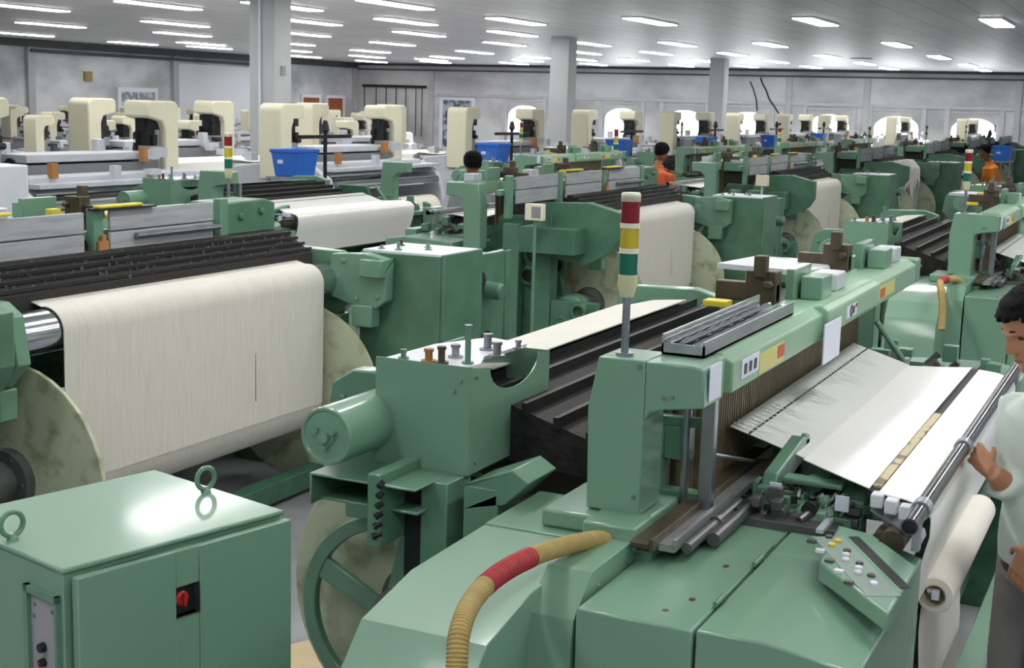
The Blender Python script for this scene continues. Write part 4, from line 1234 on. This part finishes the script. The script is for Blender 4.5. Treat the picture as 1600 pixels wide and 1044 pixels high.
def head_pt(h, ph, H=.235, off=0.0, face=True):
    wdt = lerp([(0, .02), (.05, .034), (.2, .056), (.4, .069), (.55, .073), (.75, .073), (.88, .058), (.96, .034), (1, .0)], h)
    fr = lerp([(0, .062), (.05, .078), (.12, .084), (.3, .086), (.45, .081), (.56, .088), (.7, .086), (.85, .066), (.95, .036), (1, .0)], h)
    bk = lerp([(0, .0), (.1, .03), (.25, .06), (.45, .092), (.65, .104), (.8, .094), (.92, .06), (1, .0)], h)
    c, s = math.cos(ph), math.sin(ph)
    e = .86
    x = (abs(c) ** e) * (1 if c >= 0 else -1) * (fr if c >= 0 else bk)
    y = (abs(s) ** e) * (1 if s >= 0 else -1) * wdt
    if face and c > 0:
        def ga(v, m, sd):
            return math.exp(-((v - m) / sd) ** 2)
        nz = .0
        if .30 <= h <= .56:
            k = (.56 - h) / .26
            nz = .027 * math.sin(min(1, k * 1.08) * PI * .5) * (1 if h > .335 else (h - .30) / .035)
            nz *= ga(y, 0, .008 + .012 * k)
        x += nz
        x += .007 * ga(h, .235, .022) * ga(y, 0, .024) + .006 * ga(h, .185, .02) * ga(y, 0, .022)
        x -= .005 * ga(h, .21, .008) * ga(y, 0, .026)
        x += .006 * ga(h, .06, .05) * ga(y, 0, .02)
        x -= .010 * ga(h, .49, .035) * (ga(y, .032, .016) + ga(y, -.032, .016))
        x += .005 * ga(h, .56, .03) * (ga(y, .032, .022) + ga(y, -.032, .022))
        x += .004 * ga(h, .38, .06) * (ga(y, .045, .02) + ga(y, -.045, .02))
    q = 1 + off / .08
    return Vector((x * q, y * q, (h - .5) * H * (1 + off * 2)))

def head_mesh(xf, off=0, keep=None, face=True, n=56, m=52, jit=0.0, seed=1):
    g = G()
    rnd = random.Random(seed)
    for j in range(m + 1):
        h = j / m
        for i in range(n):
            ph = 2 * PI * i / n
            p = head_pt(h, ph, off=off + (rnd.uniform(-jit, jit) if jit else 0), face=face)
            g.v.append(tuple(xf @ p))
    for j in range(m):
        for i in range(n):
            if keep is None or keep((j + .5) / m, 2 * PI * (i + .5) / n):
                g.f.append((j * n + i, j * n + (i + 1) % n, (j + 1) * n + (i + 1) % n, (j + 1) * n + i))
    if keep is None:
        g.f.append(tuple(range(n - 1, -1, -1)))
    return g

def rings(g, R_, n=24):
    """R_: list of (centre, rx vector, ry vector)"""
    b = len(g.v)
    for c, u, v in R_:
        c, u, v = Vector(c), Vector(u), Vector(v)
        for i in range(n):
            a = 2 * PI * i / n
            g.v.append(tuple(c + u * math.cos(a) + v * math.sin(a)))
    for k in range(len(R_) - 1):
        for i in range(n):
            g.f.append((b + k * n + i, b + k * n + (i + 1) % n, b + (k + 1) * n + (i + 1) % n, b + (k + 1) * n + i))
    g.f.append(tuple(b + i for i in range(n - 1, -1, -1)))
    g.f.append(tuple(b + (len(R_) - 1) * n + i for i in range(n)))
    return g

def soft(o, vox=.012, it=6, fac=.6):
    md = o.modifiers.new('remesh', 'REMESH')
    md.mode = 'VOXEL'
    md.voxel_size = vox
    md.use_smooth_shade = True
    s = o.modifiers.new('smooth', 'SMOOTH')
    s.iterations = it
    s.factor = fac
    return o

def hand(g, wrist, palm_dir, up, side, curl=.5, sc_=1.0):
    """palm with five bent fingers; side = direction of the thumb"""
    w_, d, up, sd = Vector(wrist), Vector(palm_dir).normalized(), Vector(up).normalized(), Vector(side).normalized()
    rings(g, [(w_, sd * .024 * sc_, up * .018 * sc_), (w_ + d * .03 * sc_, sd * .034 * sc_, up * .016 * sc_), (w_ + d * .07 * sc_, sd * .039 * sc_, up * .014 * sc_), (w_ + d * .088 * sc_, sd * .037 * sc_, up * .011 * sc_)], 14)
    for k, (o, L) in enumerate(((.031, .07), (.0105, .08), (-.0105, .075), (-.031, .058))):
        p = w_ + d * .084 * sc_ + sd * o * sc_
        pts, rr, a = [p], [.0082 * sc_], 0
        for q in range(3):
            a += curl * (.6, .9, .8)[q]
            dd = d * math.cos(a) - up * math.sin(a)
            p = p + dd * L * (.45, .32, .25)[q] * sc_
            pts.append(p)
            rr.append((.0078, .0072, .006)[q] * sc_)
        g.tube(pts, rr, 8)
    p = w_ + d * .028 * sc_ + sd * .026 * sc_
    q1 = p + (sd * .8 + d * .55 - up * .3).normalized() * .036 * sc_
    q2 = q1 + (sd * .3 + d * .8 - up * .5).normalized() * .03 * sc_
    g.tube([p, q1, q2], [.012 * sc_, .0092 * sc_, .0072 * sc_], 8)

def person(label, loc, face_dir, shirt, trousers, hair_m=HAR, height=1.62, bow=18, arms=None, skin=SKN, vox=.014, cap=None, group=None):
    """figure standing at loc, built in its own frame (x forward, z up)"""
    global ORG0
    t = thing('person', label, 'person', (0, 0, 0), group)
    k = height / 1.68
    arms = arms or {}
    hipz = arms.get('hip', .88 * k)
    tl = arms.get('tl', 1.0)
    lean = R(bow)
    def S(z):            # torso axis point at height z above hips
        z *= tl
        return Vector((math.sin(lean) * z, 0, hipz + math.cos(lean) * z))
    hd = S(.60 * k) + Vector(arms.get('hd', (.05, 0, .06)))
    # body: legs, torso core, neck, arms and hands as one surface
    b = G()
    ux, uy = Vector((math.cos(lean), 0, -math.sin(lean))), Vector((0, 1, 0))
    rings(b, [(S(-.05), ux * .085, uy * .12), (S(.15), ux * .08, uy * .11), (S(.35), ux * .075, uy * .11), (S(.44), ux * .055, uy * .08), (S(.5 * k), ux * .055, uy * .07), (S(.55 * k), ux * .05, uy * .055), (hd + Vector((-.02, 0, -.05)), ux * .05, uy * .052)], 20)
    for s in (-1, 1):
        b.tube([(.0, s * .09, hipz), (.02, s * .095, .48 * k), (-.01, s * .1, .1), (-.02, s * .1, .05)], [.085, .06, .04, .045], 12)
        b.tube([(-.05, s * .1, .04), (.06, s * .105, .04), (.15, s * .11, .03)], [.04, .042, .03], 10)
        sh = S(.43 * k) + Vector((0, s * .17, 0))
        el, wr, hd_dir, up, th, cu = arms.get(s, (sh + Vector((-.0, s * .05, -.27)), sh + Vector((.06, s * .05, -.5)), (.1, 0, -1), (0, s, 0), (1, 0, 0), .3))
        b.tube([sh + Vector((0, 0, -.03)), (sh + Vector(el)) / 2, el, (Vector(el) + Vector(wr)) / 2, wr], [.035, .04, .038, .034, .025], 12)
        hand(b, wr, hd_dir, up, th, cu, .95 * k)
    body = soft(b.obj('body', skin, t), .0048 if vox < .012 else vox, 2, .5)
    # shirt
    g = G()
    rings(g, [(S(-.12), ux * .14, uy * .178), (S(-.06), ux * .14, uy * .178), (S(.0), ux * .136, uy * .174), (S(.12), ux * .122, uy * .16), (S(.28), ux * .122, uy * .175), (S(.40), ux * .112, uy * .18), (S(.455 * k), ux * .085, uy * .13), (S(.49 * k), ux * .066, uy * .075), (S(.55 * k), ux * .066, uy * .07)], 26)
    for s in (-1, 1):
        sh = S(.42 * k) + Vector((0, s * .155, 0))
        a_ = arms.get(s, (S(.43 * k) + Vector((0, s * .22, -.27)), S(.43 * k) + Vector((.06, s * .22, -.5)), 0, 0, 0, 0))
        el, wr = Vector(a_[0]), Vector(a_[1])
        e2 = el + (wr - el) * arms.get('sleeve', .35)
        g.tube([sh, (sh + el) / 2, el, e2], [.075, .066, .058, .054], 14)
    soft(g.obj('shirt', shirt, t), vox, 4, .5)
    g = G()
    rings(g, [(S(.03), ux * .1, uy * .14), (S(-.03), ux * .112, uy * .15), (S(-.1), Vector((.122, 0, 0)), uy * .158), (Vector((0, 0, hipz - .16)), Vector((.12, 0, 0)), uy * .165)], 24)
    for s in (-1, 1):
        g.tube([(.0, s * .085, hipz - .05), (.02, s * .095, .5 * k), (-.01, s * .1, .07)], [.1, .082, .068], 16)
    soft(g.obj('trousers', trousers, t), vox, 6, .6)
    g = G()
    rings(g, [(S(-.15), ux * .131, uy * .166), (S(-.115), ux * .131, uy * .166)], 24)
    g.obj('belt', BLK, t)
    for s in (-1, 1):
        G().ell((.06, s * .105, .045), .14, .05, .045).obj('shoe', BLK, t)
    # head
    pitch = R(arms.get('pitch', 18))
    yaw = R(arms.get('yaw', 0))
    xf = Matrix.Translation(hd + Vector((.03, 0, .06))) @ Matrix.Rotation(yaw, 4, 'Z') @ Matrix.Rotation(pitch, 4, 'Y')
    hm = head_mesh(xf)
    for s in (-1, 1):
        e = xf @ Vector((-.005, s * .072, -.005))
        hm.ell(e, .014, .009, .028, 10, 8)
    h = hm.obj('head', skin, t)
    eyes = G()
    for s in (-1, 1):
        eyes.ell(xf @ Vector((.0655, s * .031, -.004)), .010, .012, .006, 10, 8)
    eyes.obj('eyes', DRK, t)
    br = G()
    for s in (-1, 1):
        br.tube([xf @ Vector((.086 - .016 * q * q, s * (.014 + .034 * q), .017 + .004 * math.sin(q * PI))) for q in (0, .33, .66, 1)], [.003, .004, .0035, .002], 6)
    br.obj('eyebrows', hair_m, t)
    lip = G()
    lip.tube([xf @ Vector((.0885 - .010 * q * q, .024 * q, -.0685)) for q in (-1, -.5, 0, .5, 1)], [.001, .0035, .0042, .0035, .001], 6)
    lip.obj('mouth', mat_once('lip', (140, 84, 72), .5), t)
    def keep(hh, ph):
        c = math.cos(ph)
        line = lerp([(-1, .22), (-.5, .3), (0, .40), (.25, .58), (.5, .70), (.8, .74), (1, .73)], c)
        return hh > line + .02 * math.sin(ph * 17)
    hr = head_mesh(xf, off=.011, keep=keep, face=False, jit=.0022, seed=4)
    ho = hr.obj('hair', hair_m, t)
    md = ho.modifiers.new('solid', 'SOLIDIFY')
    md.thickness = .016
    md.offset = -.6
    t.location = loc
    t.rotation_euler = (0, 0, math.atan2(face_dir[1], face_dir[0]))
    return t

ORG0 = Vector((0, 0, 0))

def to_local(root, f, p):
    th = math.atan2(f[1], f[0])
    d = Vector(p) - Vector(root)
    return Matrix.Rotation(-th, 3, 'Z') @ d
root, f = (-.205, 3.93, 0), (-.8, -.58, 0)
def V(p):
    return to_local(root, f, p)
def Dr(p):
    return to_local((0, 0, 0), f, p)
wk = {'hip': .89, 'tl': .80, 'hd': (.035, 0, .05), 'pitch': 24, 'yaw': -6, 'sleeve': .55,
      -1: (V((-.315, 3.87, .99)), V((-.368, 3.81, 1.052)), Dr((-.055, .055, .035)), Dr((-.4, -.6, .6)), Dr((.3, .5, .6)), .75),
      1: (V((-.145, 3.66, 1.0)), V((-.235, 3.60, .925)), Dr((-.35, -.05, -1)), Dr((-.5, -.6, 0)), Dr((-.6, .4, .3)), .45)}
man = person('man in pale mint shirt and grey trousers leaning over a loom, hand on its tube', root, f, SHR, TRO, height=1.6, bow=5, arms=wk, vox=.0095)
ORG0 = Vector((0, 0, 0))
pk = G().box(.128, .131, .02, .045, 1.1, 1.14).obj('pocket_badge', mat_once('badge_blue', (60, 130, 190), .5), man)
person('person with short black hair, only the head showing above a loom', (-5.9, 11.45, 0), (-.6, .8), GRY, TRO, height=1.5, bow=8, skin=SKD)
person('person with black hair in an orange and red top standing between looms in mid hall', (-5.9, 16.45, 0), (.1, .9), mat_once('shirt_orange_red', (196, 84, 40), .7), TRO, height=1.52, bow=4, skin=SKD)
person('man in a bright orange shirt bending between the far looms', (-2.72, 24.4, 0), (-.8, -.4), mat_once('shirt_orange', (220, 124, 30), .7), TRO, height=1.52, bow=16, skin=SKD)
